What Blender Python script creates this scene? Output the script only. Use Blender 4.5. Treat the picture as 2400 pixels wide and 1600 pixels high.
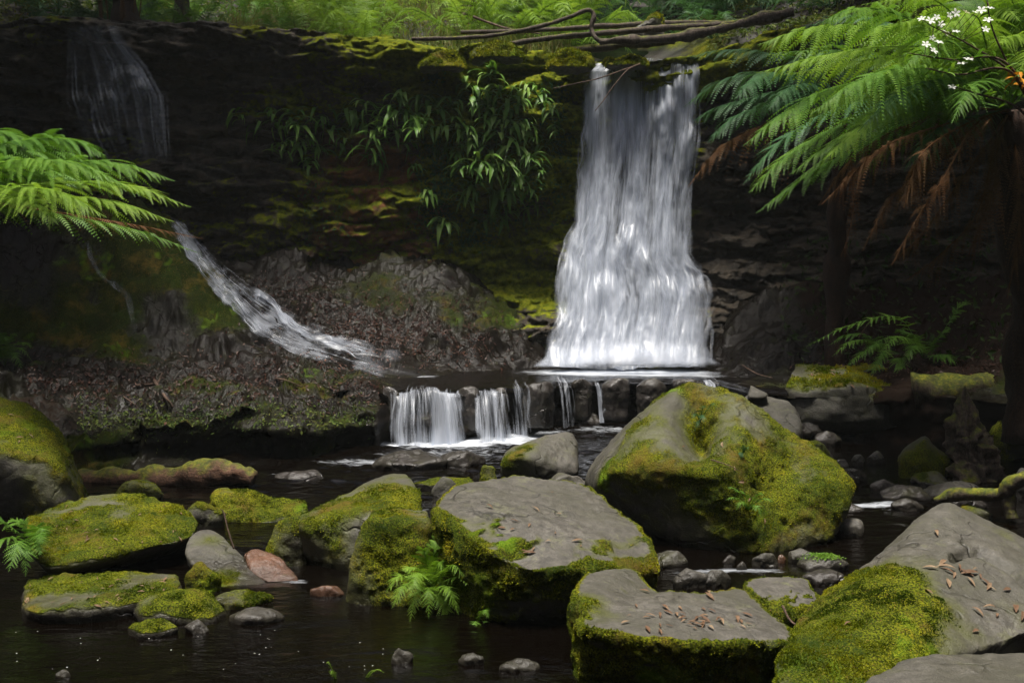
import bpy, bmesh, math, random
import numpy as np
from mathutils import Vector
from mathutils.bvhtree import BVHTree

for o in list(bpy.data.objects):
    bpy.data.objects.remove(o)
scene = bpy.context.scene
COL = scene.collection

# ------------------------------------------------------------------ camera
FPX, CXP, CYP = 2573.0, 1200.0, 800.0          # focal length / centre in photograph pixels (2400 x 1600)
CAMZ = 1.7
PITCH = math.atan(160.0 / FPX)
cam_d = bpy.data.cameras.new('camera')
cam_d.sensor_width = 36.0
cam_d.lens = FPX / 2400.0 * 36.0
cam_d.clip_start = 0.05
cam_d.clip_end = 400.0
cam = bpy.data.objects.new('camera', cam_d)
cam.location = (0, 0, CAMZ)
cam.rotation_euler = (math.radians(90) - PITCH, 0, 0)
COL.objects.link(cam)
scene.camera = cam

# ------------------------------------------------------------------ sky, sun, exposure
SUN_EL, SUN_AZ = 80.0, -155.0                    # azimuth clockwise from +Y (the way the camera looks)
SUN_STR, SUN_ANGLE, SKY_STR, EXPO = 4.6, 12.0, 0.11, 0.6
world = bpy.data.worlds.new('World')
scene.world = world
world.use_nodes = True
wn = world.node_tree
bg = wn.nodes['Background']
sky = wn.nodes.new('ShaderNodeTexSky')
sky.sky_type = 'NISHITA'
sky.sun_disc = False
sky.air_density = 0.7
sky.dust_density = 4.0
sky.ozone_density = 0.2
sky.sun_elevation = math.radians(SUN_EL)
sky.sun_rotation = math.radians(SUN_AZ)
wn.links.new(sky.outputs[0], bg.inputs[0])
bg.inputs[1].default_value = SKY_STR
sun_d = bpy.data.lights.new('sun', 'SUN')
sun_d.energy = SUN_STR
sun_d.angle = math.radians(SUN_ANGLE)
sun_d.color = (1.0, 0.96, 0.88)
sun = bpy.data.objects.new('sun', sun_d)
_el, _az = math.radians(SUN_EL), math.radians(SUN_AZ)
SUNV = Vector((math.sin(_az) * math.cos(_el), math.cos(_az) * math.cos(_el), math.sin(_el)))
sun.rotation_euler = (-SUNV).to_track_quat('-Z', 'Y').to_euler()
sun.location = SUNV * 30
COL.objects.link(sun)
vs = scene.view_settings
vs.view_transform = 'Standard'
vs.look = 'None'
vs.exposure = EXPO
vs.gamma = 1.0
vs.use_curve_mapping = False
scene.render.engine = 'CYCLES'
cy = scene.cycles
cy.use_denoising = True
cy.max_bounces = 8
cy.diffuse_bounces = 3
cy.glossy_bounces = 3
cy.transmission_bounces = 4
cy.transparent_max_bounces = 14
cy.volume_bounces = 0
cy.adaptive_threshold = 0.02
cy.use_adaptive_sampling = True
cy.caustics_reflective = False
cy.caustics_refractive = False
cy.sample_clamp_indirect = 4.0

# ------------------------------------------------------------------ small maths
rng = np.random.default_rng(7)
random.seed(7)
_ca, _sa = math.cos(PITCH), math.sin(PITCH)

def pdir(px, py):
    u = (px - CXP) / FPX; v = (CYP - py) / FPX
    return u, _ca + _sa * v, -_sa + _ca * v

def P(px, py, d):
    """a photograph pixel at d metres ahead of the camera -> point"""
    x, y, z = pdir(px, py)
    return (x / y * d, d, CAMZ + z / y * d)

def G(px, d, z=-0.2):
    return ((px - CXP) / FPX * d, d, z)

def sstep(a, b, x):
    t = np.clip((np.asarray(x, float) - a) / (b - a), 0, 1)
    return t * t * (3 - 2 * t)

def _hash(ix, iy, iz, seed):
    h = (ix.astype(np.uint32) * np.uint32(374761393) + iy.astype(np.uint32) * np.uint32(668265263)
         + iz.astype(np.uint32) * np.uint32(2147483647 - 58) + np.uint32(seed * 1013904223 & 0xffffffff))
    h = (h ^ (h >> np.uint32(13))) * np.uint32(1274126177)
    h = (h ^ (h >> np.uint32(16))) * np.uint32(2246822519)
    h = h ^ (h >> np.uint32(15))
    return h.astype(np.float64) / 4294967295.0 * 2 - 1

def noise3(p, seed=0):
    p = np.asarray(p, float)
    i = np.floor(p).astype(np.int64); f = p - i
    f = f * f * f * (f * (f * 6 - 15) + 10)
    i = (i + 100000).astype(np.uint32)
    out = 0
    for dx in (0, 1):
        wx = f[..., 0] if dx else 1 - f[..., 0]
        for dy in (0, 1):
            wy = f[..., 1] if dy else 1 - f[..., 1]
            for dz in (0, 1):
                wz = f[..., 2] if dz else 1 - f[..., 2]
                out = out + wx * wy * wz * _hash(i[..., 0] + np.uint32(dx), i[..., 1] + np.uint32(dy), i[..., 2] + np.uint32(dz), seed)
    return out

def fbm(p, octaves=4, seed=0, gain=0.5):
    p = np.asarray(p, float); a = 1.0; s = 0
    for k in range(octaves):
        s = s + a * noise3(p, seed + k * 17); p = p * 2.03 + 11.3; a *= gain
    return s

def cr_line(pts, n):
    """Catmull-Rom through 3-D points -> n samples"""
    pts = np.asarray(pts, float)
    q = np.vstack([2 * pts[0] - pts[1], pts, 2 * pts[-1] - pts[-2]])
    t = np.linspace(0, len(pts) - 1 - 1e-6, n); k = t.astype(int); f = (t - k)[:, None]
    a, b, c, d = q[k], q[k + 1], q[k + 2], q[k + 3]
    return 0.5 * (2 * b + (c - a) * f + (2 * a - 5 * b + 4 * c - d) * f ** 2 + (3 * b - 3 * c + d - a) * f ** 3)

def unit(v):
    return v / np.maximum(np.linalg.norm(v, axis=-1, keepdims=True), 1e-9)

# ------------------------------------------------------------------ objects
def mesh_np(name, V, F, smooth=True, attrs=None, uv=None):
    me = bpy.data.meshes.new(name)
    V = np.asarray(V, np.float32); F = np.asarray(F, np.int32)
    nf, k = F.shape
    me.vertices.add(len(V)); me.vertices.foreach_set('co', V.ravel())
    me.loops.add(nf * k); me.loops.foreach_set('vertex_index', F.ravel())
    me.polygons.add(nf); me.polygons.foreach_set('loop_start', np.arange(0, nf * k, k, dtype=np.int32))
    me.polygons.foreach_set('use_smooth', np.full(nf, smooth))
    if attrs:
        for a, val in attrs.items():
            at = me.attributes.new(a, 'FLOAT', 'POINT')
            at.data.foreach_set('value', np.asarray(val, np.float32))
    if uv is not None:
        l = me.uv_layers.new(name='UVMap')
        l.data.foreach_set('uv', np.asarray(uv, np.float32)[F.ravel()].ravel())
    me.update(calc_edges=True)
    return me

def link(name, me, mat=None, parent=None, loc=None):
    o = bpy.data.objects.new(name, me)
    if mat is not None and me is not None and len(me.materials) == 0:
        me.materials.append(mat)
    COL.objects.link(o)
    if loc is not None: o.location = loc
    if parent is not None: o.parent = parent
    return o

def tag(o, label, cat, group=None, kind=None):
    if label: o['label'] = label
    if cat: o['category'] = cat
    if group: o['group'] = group
    if kind: o['kind'] = kind
    return o

def thing(name, label, cat, loc=(0, 0, 0), group=None):
    o = link(name, None, loc=loc)
    o.empty_display_size = 0.1
    return tag(o, label, cat, group)

def structure(name, me, mat):
    o = link(name, me, mat); o['kind'] = 'structure'; return o

def stuff(name, me, mat, label, cat):
    o = link(name, me, mat)
    return tag(o, label, cat, None, 'stuff')

def grid_faces(nu, nv):
    i = np.arange(nu * nv).reshape(nv, nu)
    return np.stack([i[:-1, :-1], i[:-1, 1:], i[1:, 1:], i[1:, :-1]], -1).reshape(-1, 4)

def vnormals(V, F):
    a, b, c = V[F[:, 0]], V[F[:, 1]], V[F[:, 2]]
    n = np.cross(b - a, c - a)
    out = np.zeros_like(V)
    for k in range(F.shape[1]): np.add.at(out, F[:, k], n)
    return unit(out)

BV = {}                                   # name -> BVH for placing things on surfaces
def reg(name, V, F):
    BV[name] = BVHTree.FromPolygons([tuple(v) for v in V], [tuple(f) for f in F])

def hit(px, py, names=None):
    d = Vector(pdir(px, py)).normalized(); o = Vector((0, 0, CAMZ)); best = None
    for n in (names or BV.keys()):
        r = BV[n].ray_cast(o, d, 60)
        if r[0] is not None and (best is None or r[3] < best[3]): best = r
    return best

def drop(x, y, names, z=12.0):
    best = None
    for n in names:
        r = BV[n].ray_cast(Vector((x, y, z)), Vector((0, 0, -1)), 40)
        if r[0] is not None and (best is None or r[0].z > best[0].z): best = r
    return best

# ------------------------------------------------------------------ materials
class NT:
    def __init__(self, name):
        self.m = bpy.data.materials.new(name); self.m.use_nodes = True
        self.t = self.m.node_tree; self.t.nodes.clear()
        self.out = self.t.nodes.new('ShaderNodeOutputMaterial')
    def n(self, typ, **kw):
        nd = self.t.nodes.new(typ)
        for k, v in kw.items():
            if k in nd.inputs: self.put(nd.inputs[k], v)
            else: setattr(nd, k, v)
        return nd
    def put(self, sock, v):
        if isinstance(v, bpy.types.NodeSocket): self.t.links.new(v, sock)
        elif isinstance(v, tuple) and len(v) == 3 and sock.type == 'RGBA': sock.default_value = (*v, 1)
        else: sock.default_value = v
    def math(self, op, a, b=0.0, c=None, clamp=False):
        nd = self.t.nodes.new('ShaderNodeMath'); nd.operation = op; nd.use_clamp = clamp
        self.put(nd.inputs[0], a); self.put(nd.inputs[1], b)
        if c is not None: self.put(nd.inputs[2], c)
        return nd.outputs[0]
    def mix(self, f, a, b, mode='MIX'):
        nd = self.t.nodes.new('ShaderNodeMix'); nd.data_type = 'RGBA'; nd.blend_type = mode
        self.put(nd.inputs[0], f); self.put(nd.inputs[6], a); self.put(nd.inputs[7], b)
        return nd.outputs[2]
    def ramp(self, f, stops):
        nd = self.t.nodes.new('ShaderNodeValToRGB'); r = nd.color_ramp
        while len(r.elements) > 1: r.elements.remove(r.elements[-1])
        for i, (p, c) in enumerate(stops):
            e = r.elements[0] if i == 0 else r.elements.new(p)
            e.position = p
            e.color = (c, c, c, 1) if not isinstance(c, tuple) else (*c, 1)
        self.put(nd.inputs[0], f)
        return nd.outputs[0]
    def noise(self, vec, scale, detail=4.0, rough=0.6, dist=0.0):
        nd = self.n('ShaderNodeTexNoise', Scale=scale, Detail=detail, Roughness=rough, Distortion=dist)
        if vec is not None: self.put(nd.inputs['Vector'], vec)
        return nd.outputs['Fac']
    def pos(self): return self.n('ShaderNodeNewGeometry').outputs['Position']
    def attr(self, name): return self.n('ShaderNodeAttribute', attribute_name=name).outputs['Fac']
    def mapping(self, vec, scale=(1, 1, 1), loc=(0, 0, 0)):
        nd = self.n('ShaderNodeMapping'); self.put(nd.inputs['Vector'], vec)
        nd.inputs['Scale'].default_value = scale; nd.inputs['Location'].default_value = loc
        return nd.outputs[0]
    def bump(self, h, strength=0.5, dist=0.02, normal=None):
        nd = self.n('ShaderNodeBump', Strength=strength, Distance=dist, Height=h)
        if normal is not None: self.put(nd.inputs['Normal'], normal)
        return nd.outputs[0]
    def surf(self, s): self.t.links.new(s, self.out.inputs[0])
    def bsdf(self, **kw):
        nd = self.t.nodes.new('ShaderNodeBsdfPrincipled')
        for k, v in kw.items(): self.put(nd.inputs[k.replace('_', ' ')], v)
        return nd.outputs[0]

MOSS = [(0.22, (0.018, 0.032, 0.004)), (0.38, (0.050, 0.078, 0.006)), (0.52, (0.145, 0.165, 0.009)), (0.66, (0.29, 0.26, 0.013)), (0.84, (0.20, 0.125, 0.022))]

def moss_rock(name, rock_a, rock_b, wet=0.0, moss=MOSS, rough=0.75, fleck=0.5, earth=False, spec=0.4, film=(0.070, 0.074, 0.020), wr=0.17):
    t = NT(name); p = t.pos()
    big = t.noise(p, 3.0, 5); mid = t.noise(p, 16, 6, 0.7); fine = t.noise(p, 85, 4, 0.7)
    strat = t.noise(t.mapping(p, (3, 3, 26)), 1.0, 4)
    rock = t.mix(t.math('MULTIPLY_ADD', big, 1.6, -0.35, clamp=True), rock_a, rock_b)
    rock = t.mix(t.ramp(mid, [(0.36, 0.85), (0.62, 0.0)]), rock, tuple(c * 0.42 for c in rock_a))
    rock = t.mix(t.ramp(strat, [(0.5, 0.0), (0.68, 0.55)]), rock, tuple(c * 0.55 for c in rock_b))
    lich = t.ramp(t.noise(p, 7.5, 6, 0.75), [(0.56, 0.0), (0.66, 0.6)])
    rock = t.mix(lich, rock, tuple(0.5 * c + 0.05 * q for c, q in zip(rock_b, (1.6, 1.8, 0.4))))
    rock = t.mix(t.ramp(fine, [(0.35, 0.5), (0.6, 0.0)]), rock, tuple(c * 0.5 for c in rock_a))
    dist = t.n('ShaderNodeVectorMath', operation='MULTIPLY_ADD'); t.put(dist.inputs[0], t.n('ShaderNodeTexNoise', Scale=4.0, Detail=3.0, Vector=p).outputs['Color']); dist.inputs[1].default_value = (0.5, 0.5, 0.5); t.put(dist.inputs[2], p)
    vo = t.n('ShaderNodeTexVoronoi', feature='DISTANCE_TO_EDGE', Scale=2.3, Vector=dist.outputs[0]).outputs['Distance']
    crk = t.math('MULTIPLY', t.ramp(vo, [(0.004, 1.0), (0.03, 0.0)]), t.ramp(t.noise(p, 2.1, 2), [(0.48, 0.0), (0.6, 0.85)]))
    rock = t.mix(crk, rock, tuple(c * 0.25 for c in rock_a))
    stain = t.ramp(t.noise(p, 1.4, 5, 0.7), [(0.42, 0.0), (0.62, 0.7)])
    rock = t.mix(stain, rock, tuple(c * 0.6 * q for c, q in zip(rock_a, (0.95, 1.0, 0.75))))
    filmk = t.ramp(t.math('ADD', t.attr('moss'), t.math('MULTIPLY_ADD', t.noise(p, 9, 6, 0.75), 0.9, -0.42)), [(0.12, 0.0), (0.46, 0.8)])
    rock = t.mix(filmk, rock, film)
    sep = t.n('ShaderNodeSeparateXYZ', Vector=p)
    wl = t.math('ADD', sep.outputs[2], t.math('MULTIPLY_ADD', mid, 0.12, -0.06))
    wz = t.ramp(t.math('MULTIPLY_ADD', wl, 3.0, 0.3), [(0.36, 1.0), (0.62, 0.0)])
    wets = t.math('MAXIMUM', wz, wet)
    rock = t.mix(wets, rock, t.mix(0.62, rock, (0.012, 0.009, 0.007)))
    col = t.ramp(t.math('ADD', t.math('ADD', t.math('MULTIPLY', t.noise(p, 5.5, 6, 0.65), 0.40), t.math('MULTIPLY', t.noise(p, 1.7, 3, 0.6), 0.40)), t.math('MULTIPLY', t.noise(p, 60, 3, 0.7), 0.20)), moss)
    col = t.mix(t.ramp(t.noise(p, 120, 2, 0.6), [(0.40, 0.9), (0.58, 0.0)]), col, (0.010, 0.016, 0.003))
    col = t.mix(t.ramp(t.noise(p, 2.7, 5, 0.7), [(0.52, 0.0), (0.66, 0.75)]), col, (0.125, 0.085, 0.018))
    col = t.mix(t.ramp(t.noise(t.mapping(p, (1, 1, 1), (5.3, 2.1, 9.7)), 3.4, 4, 0.7), [(0.54, 0.0), (0.68, 0.8)]), col, (0.022, 0.042, 0.006))
    col = t.mix(t.ramp(t.noise(t.mapping(p, (1, 1, 1), (15.3, 7.1, 3.7)), 2.0, 3, 0.6), [(0.60, 0.0), (0.70, 0.7)]), col, (0.13, 0.24, 0.012))
    edge = t.math('ADD', t.attr('moss'), t.math('MULTIPLY_ADD', t.noise(p, 22, 5, 0.7), 0.6, -0.30))
    mk = t.ramp(edge, [(0.40, 0.0), (0.66, 1.0)])
    if fleck > 0:
        fl = t.ramp(t.noise(p, 140, 1, 0.5), [(0.685, 0.0), (0.71, fleck)])
        col = t.mix(fl, col, (0.33, 0.17, 0.05))
    c = t.mix(mk, rock, col)
    h = t.math('ADD', t.math('MULTIPLY', t.math('SUBTRACT', t.math('ADD', mid, t.math('MULTIPLY', fine, 0.5)), crk), 0.5), t.math('MULTIPLY', mk, t.noise(p, 70, 4, 0.75)))
    nb = t.bump(h, 0.85, 0.022)
    r = t.mix(mk, t.mix(wets, t.mix(t.ramp(big, [(0.4, 0.0), (0.6, 1.0)]), (rough,) * 3, (rough * 0.6,) * 3), (wr,) * 3), (0.95,) * 3)
    sp = t.mix(mk, (spec,) * 3, (0.08,) * 3)
    if earth:                                      # leaf mould and soil; the near-black tone also stands in for bank shade
        ek = t.ramp(t.math('ADD', t.attr('earth'), t.math('MULTIPLY_ADD', mid, 0.8, -0.4)), [(0.4, 0.0), (0.6, 1.0)])
        c = t.mix(ek, c, t.mix(fine, (0.006, 0.004, 0.003), (0.028, 0.016, 0.010)))
        r = t.mix(ek, r, (0.95,) * 3); sp = t.mix(ek, sp, (0.1,) * 3)
    t.surf(t.bsdf(Base_Color=c, Roughness=r, Specular_IOR_Level=sp, Normal=nb))
    return t.m

def leafy(name, stops, scale=6.0, rough=0.45, trans=0.35, spec=0.4, att=None):
    """leaf material: diffuse front with light coming through"""
    t = NT(name); p = t.pos(); spec *= 0.6; rough = min(1.0, rough + 0.12)
    f = t.noise(p, scale, 3)
    oi = t.n('ShaderNodeObjectInfo').outputs['Random']
    f = t.math('ADD', t.math('MULTIPLY', f, 0.7), t.math('MULTIPLY', oi, 0.3))
    if att: f = t.math('ADD', t.math('MULTIPLY', f, 0.55), t.math('MULTIPLY', t.attr(att), 0.45))
    c = t.ramp(f, stops)
    b = t.bsdf(Base_Color=c, Roughness=rough, Specular_IOR_Level=spec)
    tr = t.n('ShaderNodeBsdfTranslucent', Color=t.mix(1.0, c, (1.0, 1.0, 0.55), 'MULTIPLY'))
    mx = t.n('ShaderNodeMixShader', Fac=trans)
    t.t.links.new(b, mx.inputs[1]); t.t.links.new(tr.outputs[0], mx.inputs[2])
    t.surf(mx.outputs[0])
    return t.m

M = {}
M['rock_grey'] = moss_rock('mossy_grey_rock', (0.088, 0.080, 0.066), (0.162, 0.148, 0.124))
M['rock_dark'] = moss_rock('mossy_dark_rock', (0.085, 0.078, 0.066), (0.14, 0.13, 0.11))
M['rock_wet'] = moss_rock('wet_rock', (0.07, 0.062, 0.058), (0.13, 0.115, 0.105), wet=0.7, rough=0.35)
M['rock_red'] = moss_rock('reddish_wet_rock', (0.20, 0.085, 0.045), (0.30, 0.22, 0.19), wet=0.25, rough=0.35)
M['moss_tuft'] = leafy('moss_tuft', [(0.25, (0.04, 0.065, 0.006)), (0.42, (0.11, 0.145, 0.009)), (0.58, (0.23, 0.245, 0.014)), (0.76, (0.38, 0.335, 0.025)), (0.95, (0.24, 0.14, 0.03))], 5.5, 0.9, 0.35, 0.05, 'var')
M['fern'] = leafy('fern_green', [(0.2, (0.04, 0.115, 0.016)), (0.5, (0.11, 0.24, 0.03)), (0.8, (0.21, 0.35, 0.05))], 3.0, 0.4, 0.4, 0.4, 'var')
M['fern_lit'] = leafy('fern_sunlit_green', [(0.2, (0.08, 0.18, 0.02)), (0.5, (0.20, 0.34, 0.036)), (0.8, (0.34, 0.47, 0.075))], 3.0, 0.4, 0.42, 0.4, 'var')  # sunlight put into the colour: brighter, yellower copy of the fern green
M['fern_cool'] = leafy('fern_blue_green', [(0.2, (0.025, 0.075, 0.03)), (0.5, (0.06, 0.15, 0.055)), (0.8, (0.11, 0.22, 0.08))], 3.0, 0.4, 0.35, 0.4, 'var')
M['fern_dead'] = leafy('fern_dead', [(0.2, (0.055, 0.026, 0.012)), (0.5, (0.14, 0.07, 0.032)), (0.8, (0.27, 0.165, 0.085))], 5.0, 0.8, 0.2, 0.15, 'var')
M['strap'] = leafy('strap_leaf', [(0.2, (0.04, 0.11, 0.018)), (0.5, (0.12, 0.245, 0.036)), (0.8, (0.28, 0.40, 0.09))], 2.0, 0.33, 0.25, 0.5)
M['cover'] = leafy('ground_cover', [(0.2, (0.03, 0.055, 0.010)), (0.42, (0.09, 0.14, 0.022)), (0.62, (0.18, 0.20, 0.045)), (0.8, (0.27, 0.18, 0.08))], 2.2, 0.5, 0.35, 0.4, 'var')
M['dryleaf'] = leafy('dry_leaf', [(0.15, (0.06, 0.032, 0.02)), (0.45, (0.15, 0.085, 0.048)), (0.65, (0.24, 0.165, 0.10)), (0.9, (0.34, 0.27, 0.18))], 40.0, 0.55, 0.15, 0.35)
M['litter'] = leafy('leaf_litter', [(0.15, (0.02, 0.008, 0.005)), (0.5, (0.05, 0.020, 0.013)), (0.8, (0.15, 0.07, 0.042))], 6.0, 0.35, 0.1, 0.5, 'var')
M['orange'] = leafy('orange_leaf', [(0.2, (0.45, 0.16, 0.01)), (0.8, (0.60, 0.28, 0.02))], 9.0, 0.5, 0.3, 0.3)
M['petal'] = leafy('white_petal', [(0.2, (0.70, 0.72, 0.66)), (0.8, (0.82, 0.83, 0.78))], 9.0, 0.5, 0.3, 0.3)
M['crown'] = leafy('tree_leaf', [(0.2, (0.02, 0.045, 0.01)), (0.8, (0.06, 0.10, 0.02))], 2.0, 0.5, 0.3, 0.3)

def bark(name, a, b, moss=0.0, zscale=3.0):
    t = NT(name); p = t.pos()
    f = t.noise(t.mapping(p, (14, 14, zscale)), 1.0, 6, 0.7); g = t.noise(p, 40, 4, 0.7)
    c = t.mix(t.ramp(f, [(0.35, 0.0), (0.65, 1.0)]), a, b)
    c = t.mix(t.ramp(g, [(0.38, 0.6), (0.6, 0.0)]), c, tuple(q * 0.35 for q in a))
    if moss > 0:
        nz = t.n('ShaderNodeSeparateXYZ', Vector=t.n('ShaderNodeNewGeometry').outputs['Normal']).outputs[2]
        k = t.math('ADD', t.math('MULTIPLY', nz, 0.3), t.noise(p, 6, 5, 0.7))
        mc = t.ramp(t.noise(p, 30, 4, 0.7), MOSS)
        mc = t.mix(t.ramp(t.noise(p, 11, 5, 0.7), [(0.35, 0.8), (0.62, 0.0)]), mc, (0.02, 0.022, 0.006))
        c = t.mix(t.ramp(k, [(0.74 - moss * 0.35, 0.0), (0.95 - moss * 0.35, 0.9)]), c, mc)
    t.surf(t.bsdf(Base_Color=c, Roughness=0.8, Specular_IOR_Level=0.3, Normal=t.bump(t.math('ADD', f, t.math('MULTIPLY', g, 0.5)), 0.9, 0.02)))
    return t.m
M['bark'] = bark('dark_bark', (0.045, 0.032, 0.022), (0.13, 0.10, 0.075), 0.25)
M['bark_moss'] = bark('mossy_bark', (0.045, 0.032, 0.022), (0.11, 0.085, 0.055), 0.75)
M['bark_fern'] = bark('fern_trunk_fibre', (0.02, 0.009, 0.005), (0.055, 0.025, 0.012), 0.0)
M['log_red'] = bark('rotting_log', (0.06, 0.03, 0.018), (0.19, 0.10, 0.06), 0.45, 30.0)
M['twig'] = bark('twig_bark', (0.05, 0.03, 0.02), (0.16, 0.10, 0.07))
M['stalk'] = bark('frond_stalk', (0.05, 0.06, 0.015), (0.10, 0.10, 0.03))

def falling_water(nm='falling_water', fa=(11, 0.75), fb=(60, 1.0)):
    t = NT(nm)
    uv = t.n('ShaderNodeUVMap', uv_map='UVMap').outputs[0]
    wob = t.n('ShaderNodeTexNoise', Scale=1.0, Detail=2.0)
    t.put(wob.inputs['Vector'], t.mapping(uv, (2.2, 1.1, 1)))
    off = t.n('ShaderNodeVectorMath', operation='SCALE'); t.put(off.inputs[0], wob.outputs['Color']); off.inputs['Scale'].default_value = 0.12
    ad = t.n('ShaderNodeVectorMath', operation='ADD'); t.put(ad.inputs[0], uv); t.put(ad.inputs[1], off.outputs[0])
    v = ad.outputs[0]
    a = t.noise(t.mapping(v, (fa[0], fa[1], 1)), 1.0, 5, 0.62)
    b = t.noise(t.mapping(v, (fb[0], fb[1], 1), (7, 3, 0)), 1.0, 3, 0.6)
    s = t.math('ADD', t.math('MULTIPLY', a, 0.55), t.math('MULTIPLY', b, 0.45))
    s = t.math('ADD', s, t.math('MULTIPLY_ADD', t.attr('dens'), 0.5, -0.25))
    al = t.ramp(s, [(0.36, 0.0), (0.50, 0.42), (0.66, 0.96)])
    al = t.math('MULTIPLY', al, t.attr('fade'), clamp=True)
    d = t.n('ShaderNodeBsdfDiffuse', Color=(0.62, 0.66, 0.74))
    tr = t.n('ShaderNodeBsdfTranslucent', Color=(0.62, 0.66, 0.74))
    gl = t.n('ShaderNodeBsdfGlossy', Color=(0.9, 0.9, 0.9), Roughness=0.35)
    m1 = t.n('ShaderNodeMixShader', Fac=0.45); t.put(m1.inputs[1], d.outputs[0]); t.put(m1.inputs[2], tr.outputs[0])
    m2 = t.n('ShaderNodeMixShader', Fac=0.05); t.put(m2.inputs[1], m1.outputs[0]); t.put(m2.inputs[2], gl.outputs[0])
    tp = t.n('ShaderNodeBsdfTransparent')
    m3 = t.n('ShaderNodeMixShader', Fac=al); t.put(m3.inputs[1], tp.outputs[0]); t.put(m3.inputs[2], m2.outputs[0])
    t.surf(m3.outputs[0])
    return t.m
M['fall'] = falling_water()
M['slide'] = falling_water('sliding_water', (12, 1.5), (50, 3.0))

def still_water(name, scale, strength, stretch=(1, 1, 1)):
    t = NT(name); p = t.mapping(t.pos(), stretch)
    h = t.math('ADD', t.math('MULTIPLY', t.noise(p, scale, 3, 0.55, 0.6), 1.0), t.math('MULTIPLY', t.noise(p, scale * 4.0, 3, 0.6), 0.35))
    foam = t.math('ADD', t.attr('foam'), t.math('MULTIPLY_ADD', t.noise(t.mapping(t.pos(), (5, 16, 5)), 1.0, 5, 0.7, 1.0), 1.1, -0.55))
    fm = t.ramp(foam, [(0.32, 0.0), (0.62, 0.45), (1.0, 0.9)])
    fm = t.math('MULTIPLY', fm, t.ramp(t.attr('foam'), [(0.02, 0.0), (0.2, 1.0)]))
    c = t.mix(fm, (0.002, 0.0013, 0.0008), (0.72, 0.76, 0.82))
    t.surf(t.bsdf(Base_Color=c, Roughness=t.mix(fm, (0.06,) * 3, (0.6,) * 3), IOR=1.33, Specular_IOR_Level=0.5, Normal=t.bump(h, strength, 0.05)))
    return t.m
M['water'] = still_water('dark_stream_water', 5.0, 0.30, (0.7, 1.6, 1))
M['pool'] = still_water('pool_water', 6.0, 0.35, (0.6, 1.6, 1))

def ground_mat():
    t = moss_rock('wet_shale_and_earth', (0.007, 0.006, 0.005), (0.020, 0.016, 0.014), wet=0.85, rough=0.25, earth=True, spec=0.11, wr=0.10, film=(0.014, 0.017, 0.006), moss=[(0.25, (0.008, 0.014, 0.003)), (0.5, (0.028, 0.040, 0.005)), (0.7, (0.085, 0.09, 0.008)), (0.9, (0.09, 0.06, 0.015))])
    return t
M['ground'] = ground_mat()
M['earth'] = moss_rock('forest_earth', (0.018, 0.012, 0.008), (0.04, 0.028, 0.018), rough=0.9, film=(0.016, 0.017, 0.007))

def cliff_mat():
    t = NT('cliff_rock'); p = t.pos()
    strat = t.noise(t.mapping(p, (1.2, 1.2, 7)), 1.0, 6, 0.7); mid = t.noise(p, 9, 6, 0.7); fine = t.noise(p, 55, 4, 0.7)
    c = t.mix(t.ramp(strat, [(0.35, 0.0), (0.65, 1.0)]), (0.030, 0.024, 0.016), (0.100, 0.074, 0.046))
    c = t.mix(t.ramp(t.math('ADD', t.attr('rust'), t.math('MULTIPLY_ADD', t.noise(t.mapping(p, (6, 6, 1)), 1.0, 4), 0.9, -0.45)), [(0.4, 0.0), (0.8, 0.9)]), c, (0.26, 0.095, 0.022))
    c = t.mix(t.ramp(mid, [(0.35, 0.7), (0.6, 0.0)]), c, (0.010, 0.009, 0.008))
    mo = t.ramp(t.noise(p, 14, 5, 0.7), [(0.3, (0.03, 0.045, 0.006)), (0.5, (0.12, 0.145, 0.010)), (0.7, (0.27, 0.26, 0.016))])
    e = t.math('ADD', t.attr('moss'), t.math('MULTIPLY_ADD', t.noise(p, 7, 6, 0.75), 1.3, -0.65))
    mk = t.ramp(e, [(0.42, 0.0), (0.6, 1.0)])
    c = t.mix(mk, c, mo)
    nb = t.bump(t.math('ADD', t.math('ADD', strat, mid), t.math('MULTIPLY', fine, 0.6)), 0.9, 0.04)
    t.surf(t.bsdf(Base_Color=c, Roughness=t.mix(mk, (0.4,) * 3, (0.95,) * 3), Specular_IOR_Level=t.mix(mk, (0.35,) * 3, (0.05,) * 3), Normal=nb))
    return t.m
M['cliff'] = cliff_mat()

# ------------------------------------------------------------------ terrain: gully floor, ledges, wet slope
def tps_fit(pts):
    X = np.array([(p[0], p[1]) for p in pts]); z = np.array([p[2] for p in pts]); n = len(X)
    r2 = ((X[:, None] - X[None]) ** 2).sum(-1)
    K = np.where(r2 > 0, 0.5 * r2 * np.log(r2 + 1e-12), 0) + np.eye(n) * 0.02
    A = np.zeros((n + 3, n + 3)); A[:n, :n] = K; A[:n, n] = 1; A[:n, n + 1:] = X; A[n, :n] = 1; A[n + 1:, :n] = X.T
    return X, np.linalg.solve(A, np.concatenate([z, [0, 0, 0]]))
def tps_eval(fit, x, y):
    X, w = fit; out = w[len(X)] + w[len(X) + 1] * x + w[len(X) + 2] * y
    for k in range(len(X)):
        r2 = (x - X[k, 0]) ** 2 + (y - X[k, 1]) ** 2
        out = out + w[k] * 0.5 * r2 * np.log(r2 + 1e-12)
    return out

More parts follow.
